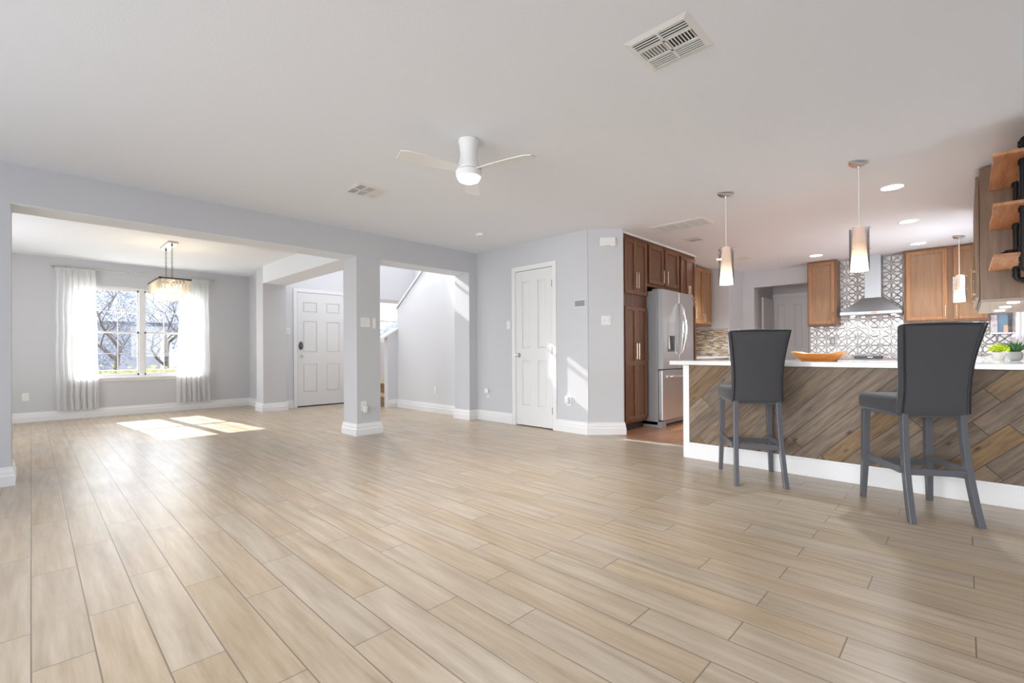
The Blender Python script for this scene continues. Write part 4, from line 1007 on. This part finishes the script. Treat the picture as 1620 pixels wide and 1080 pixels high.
bm = nb(); [box(bm, .25+k*.022-.007, .25+k*.022+.007, .045, .047, 2.266, 2.272, FA) for k in (-1, 0, 1)]; put('sound_slot', bm, M['grey_plastic'], ch)
plate('outlet', 'grey outlet plate on the tin tile left of the range', lambda u, n, z: (RX-.008-n, u, z), 1.607, 1.15, .075, .118, 'outlet', 'outlet', 'wall outlets', mat=M['grey_plastic'])
plate('light_switch', 'white switch plate on the kitchen wall by the hall opening', lambda u, n, z: (u, 3.03-n, z), 9.15, 1.35, .115, .115, 'switch', 'switch', 'wall switches', 2)

# ------------------------------------------------------------------ curtains
def curtain(label, xt0, xt1, xb0, xb1, seed):
    bm = nb(); nx, nz = 120, 40; rnd = random.Random(seed); ph = [rnd.uniform(0, 6.28) for _ in range(4)]
    V = []
    for j in range(nz+1):
        s = j/nz; z = 2.335-(2.335-.145)*s; row = []
        a = xt0+(xb0-xt0)*s; b = xt1+(xb1-xt1)*s
        for i in range(nx+1):
            q = i/nx; amp = .014+.014*s
            f = math.sin(2*math.pi*7*q+ph[0]+.5*math.sin(3*s+ph[1]))+.5*math.sin(2*math.pi*13*q+ph[2]+s)+.35*math.sin(2*math.pi*3.1*q+ph[3])
            if s < .05: f = .55*math.sin(2*math.pi*16*q)
            row.append(bm.verts.new((a+(b-a)*q+.004*math.sin(20*s+ph[1]), YW-.075+amp*f, z)))
        V.append(row)
    for j in range(nz):
        for i in range(nx): bm.faces.new((V[j][i], V[j][i+1], V[j+1][i+1], V[j+1][i]))
    tag(mid('curtain', bm, M['sheer'], ((xt0+xt1)/2, YW-.075, .145), smooth=True), label, 'curtain', 'sheer curtains at the dining window')
curtain('sheer white curtain on the left side of the dining window', .262, .72, .262, .765, 1)
curtain('sheer white curtain on the right side of the dining window, behind the chandelier', 1.84, 2.27, 1.77, 2.30, 4)
cr = thing('curtain_rod', 'thin metal curtain rod above the dining window', 'curtain rod', (1.3, YW-.075, 2.335))
bm = nb(); tube(bm, [(.235, YW-.075, 2.345), (2.37, YW-.075, 2.345)], .008, 10); put('rod', bm, M['nickel'], cr, smooth='auto')
for x in (.245, 1.32, 2.35):
    bm = nb(); tube(bm, [(x, YW, 2.345), (x, YW-.075, 2.345)], .006, 8); tube(bm, [(x, YW, 2.345), (x, YW-.006, 2.345)], .018, 12); put('bracket', bm, M['nickel'], cr)
for x in (.225, 2.38):
    bm = nb(); lathe(bm, [(.001, -.018), (.014, -.010), (.018, 0), (.014, .010), (.001, .018)], (x, YW-.075, 2.345), 14); put('finial', bm, M['nickel'], cr, smooth=True)

# ------------------------------------------------------------------ chandelier
cx, cy, cz = 1.318, 7.80, 1.98
cdl = thing('chandelier', 'rectangular two-tier crystal chandelier hanging on chains in the dining room', 'chandelier', (cx, cy, 2.49))
bm = nb(); box(bm, cx-.055, cx+.055, cy-.29, cy+.29, 2.462, 2.4895); put('canopy', bm, M['nickel'], cdl, bev=.002)
def chain(y):
    bm = nb(); z = 2.445; k = 0
    tube(bm, [(cx, y, 2.465), (cx, y, 2.44)], .012, 10)
    while z > cz+.04:
        a = .0085; h = .019; pts = []
        for i in range(13):
            q = 2*math.pi*i/12; u = a*math.cos(q); v = h*math.sin(q); pts.append((cx+(u if k % 2 else 0), y+(0 if k % 2 else u), z-h+v))
        tube(bm, pts, .0024, 6, caps=False); z -= .030; k += 1
    tube(bm, [(cx, y, cz+.05), (cx, y, cz)], .005, 8)
    put('chain', bm, M['bronze'], cdl, smooth='auto')
chain(cy-.2); chain(cy+.2)
hx, hy = .175, .425
bm = nb()
for a, b, c, d in ((-hx, hx, -hy, -hy+.018), (-hx, hx, hy-.018, hy), (-hx, -hx+.018, -hy, hy), (hx-.018, hx, -hy, hy)): box(bm, cx+a, cx+b, cy+c, cy+d, cz-.012, cz+.012)
for q in (-.2, 0, .2): box(bm, cx-hx, cx+hx, cy+q-.008, cy+q+.008, cz-.004, cz+.004)
box(bm, cx-.008, cx+.008, cy-hy, cy+hy, cz-.004, cz+.004)
ix, iy = .105, .34
for a, b, c, d in ((-ix, ix, -iy, -iy+.008), (-ix, ix, iy-.008, iy), (-ix, -ix+.008, -iy, iy), (ix-.008, ix, -iy, iy)): box(bm, cx+a, cx+b, cy+c, cy+d, cz-.05, cz-.042)
for sx_ in (-1, 1):
    for sy_ in (-1, 1): tube(bm, [(cx+sx_*ix, cy+sy_*iy, cz), (cx+sx_*ix, cy+sy_*iy, cz-.045)], .003, 6)
put('frame', bm, M['bronze'], cdl, bev=.001)
def perimeter(ax, ay, n1, n2):
    P = []
    for i in range(n1): q = -ax+2*ax*(i+.5)/n1; P += [(q, -ay), (q, ay)]
    for i in range(n2): q = -ay+2*ay*(i+.5)/n2; P += [(-ax, q), (ax, q)]
    return P
def crystals(P, ztop, L, w_):
    me = None
    for (px_, py_) in P:
        if me is None:
            bm = nb(); box(bm, -w_, w_, -w_*.6, w_*.6, -L+.012, 0)
            v = [v for v in bm.verts if v.co.z < -L+.013]; 
            for f in bm.faces:
                pass
            vt = bm.verts.new((0, 0, -L)); 
            fb = [f for f in bm.faces if all(q.co.z < -L+.013 for q in f.verts)][0]; vs = list(fb.verts); bm.faces.remove(fb)
            for k in range(4): bm.faces.new((vs[k], vs[(k+1) % 4], vt))
            o = put('crystal', bm, M['crystal'], cdl, world=False); me = o.data
        else:
            o = bpy.data.objects.new('crystal', me); COL.objects.link(o); o.parent = cdl
        o.location = (px_, py_, ztop-2.49); o.rotation_euler = (0, 0, 0 if abs(abs(py_)-hy) < .01 or abs(abs(py_)-iy) < .006 else math.pi/2)
crystals(perimeter(hx-.009, hy-.009, 9, 19), cz-.012, .135, .0115)
crystals(perimeter(ix-.004, iy-.004, 6, 15), cz-.05, .195, .011)
for q in (-.24, -.08, .08, .24):
    for sx_ in (-.045, .045):
        bm = nb(); lathe(bm, [(.006, .03), (.008, .02), (.016, 0), (.014, -.02), (.001, -.035)], (cx+sx_, cy+q, cz-.085), 12); put('bulb', bm, M['bulb'], cdl, smooth=True)
light('chandelier_light', 'POINT', (cx, cy, cz-.10), 11, (1, .78, .5), shadow_soft_size=.12)

# ------------------------------------------------------------------ outside the windows
bm = nb(); box(bm, -40, 60, 10.14, 24, -.4, -.25); struct('ground_lawn', bm, M['lawn'])
bm = nb(); box(bm, -40, 60, 24, 70, -.4, -.25); struct('ground_road', bm, M['road'])
bm = nb(); rnd = random.Random(11)
for i in range(1500):
    c = Vector((rnd.uniform(-3.5, 9), rnd.uniform(12.6, 13.4), rnd.uniform(-.25, .78))); a = rnd.uniform(0, 6.28); L = rnd.uniform(.06, .12)
    d = Vector((math.cos(a), math.sin(a), rnd.uniform(-.2, .8))).normalized(); s = d.orthogonal().normalized()*L*.4
    bm.faces.new([bm.verts.new(p) for p in (c-d*L*.5, c+s, c+d*L*.5, c-s)])
box(bm, -3.5, 9, 12.7, 13.3, -.25, .66)
o = put('hedge', bm, M['hedge']); tag(o, 'clipped yellow-green hedge outside the dining window', 'hedge')
def tree(label, x, y, h, r, seed, lean=(0, 0)):
    t = thing('tree', label, 'tree', (x, y, -.25)); rnd = random.Random(seed); bm = nb()
    def grow(p, d, L, r, lvl):
        pts = [p]; rr = [r]; q = p.copy(); dd = d.copy()
        for k in range(4):
            dd = (dd+Vector((rnd.uniform(-.18, .18), rnd.uniform(-.18, .18), rnd.uniform(-.05, .12)))).normalized(); q = q+dd*L/4; pts.append(q.copy()); rr.append(r*(1-.14*(k+1)))
        tube(bm, pts, rr, 7 if lvl < 2 else 4)
        if lvl < 4:
            for k in range(3 if lvl < 3 else 2):
                a = rnd.uniform(0, 6.28); b = pts[rnd.choice((2, 3, 4))]; nd = (dd*.6+Vector((math.cos(a), math.sin(a), rnd.uniform(.0, .6)))*.75).normalized(); grow(b, nd, L*rnd.uniform(.6, .8), r*.5, lvl+1)
    grow(Vector((x, y, -.25)), Vector((lean[0], lean[1], 1)).normalized(), h, r, 0)
    put('trunk_and_branches', bm, M['bark'], t)
    return t
tree('bare leafless tree outside the left half of the dining window', 1.5, 16.5, 1.45, .085, 4, (.25, 0))
tree('bare leafless tree outside the right half of the dining window', 3.4, 19.5, 1.75, .10, 9, (-.3, 0))
tree('bare tree farther off beyond the lawn outside', -3.6, 21.5, 1.8, .11, 15)
def foliage(label, x, y, z, R, n, seed):
    bm = nb(); rnd = random.Random(seed)
    for i in range(n):
        v = Vector((rnd.gauss(0, 1), rnd.gauss(0, 1), rnd.gauss(0, 1))).normalized()*R*rnd.uniform(.5, 1)**.5; c = Vector((x, y, z))+Vector((v.x*1.3, v.y*.7, v.z)); L = rnd.uniform(.05, .13)
        d = Vector((rnd.gauss(0, 1), rnd.gauss(0, 1), rnd.gauss(0, 1))).normalized(); s = d.orthogonal().normalized()*L*.5
        bm.faces.new([bm.verts.new(p) for p in (c-d*L*.5, c+s, c+d*L*.5, c-s)])
    t = thing('evergreen_tree', label, 'tree', (x, y, -.25)); put('crown', bm, M['far_leaf'], t)
    bm = nb(); tube(bm, [(x, y, -.25), (x, y, z)], [.2, .1], 8); put('trunk', bm, M['bark'], t)
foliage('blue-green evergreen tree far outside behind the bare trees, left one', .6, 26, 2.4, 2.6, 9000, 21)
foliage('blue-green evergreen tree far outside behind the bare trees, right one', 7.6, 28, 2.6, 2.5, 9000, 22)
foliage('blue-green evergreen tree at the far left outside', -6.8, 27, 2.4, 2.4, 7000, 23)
bm = nb(); rnd = random.Random(31); n = 90
ridge = [(-60+150*i/n, 5.2+.9*math.sin(i*.9)+.7*math.sin(i*2.3)+rnd.uniform(-.25, .25)) for i in range(n+1)]
rows = []
for j, (yy, k) in enumerate(((50, 0), (50.5, .55), (51.5, .85), (53, 1), (56, .9), (58, 0))):
    rows.append([bm.verts.new((x_+rnd.uniform(-.4, .4), yy+rnd.uniform(-.5, .5), -.25+(h_+.25)*k+(rnd.uniform(-.3, .3) if 0 < k < 1 else 0))) for x_, h_ in ridge])
for A, B in zip(rows, rows[1:]):
    for i in range(n): bm.faces.new((A[i], A[i+1], B[i+1], B[i]))
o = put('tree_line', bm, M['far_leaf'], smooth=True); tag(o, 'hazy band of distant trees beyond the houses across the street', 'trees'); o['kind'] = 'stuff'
hs = thing('neighbour_house', 'pale grey house across the street outside the dining window', 'house', (4, 34, -.25))
bm = nb(); box(bm, -8, 18, 32, 40, -.25, 2.7); put('wall', bm, M['siding'], hs)
bm = nb(); prism(bm, [(31.5, 2.7), (40.5, 2.7), (36, 5.0)], -8.5, 18.5, F=lambda a, b, c: (c, a, b)); put('roof', bm, M['roof'], hs)
bm = nb(); box(bm, 5, 8.5, 31.96, 32, -.25, 2.1); put('garage_door', bm, M['trim'], hs)
for x in (-4, 0, 12):
    bm = nb(); box(bm, x, x+1.3, 31.96, 32, .7, 2.0); put('window', bm, M['screen'], hs)
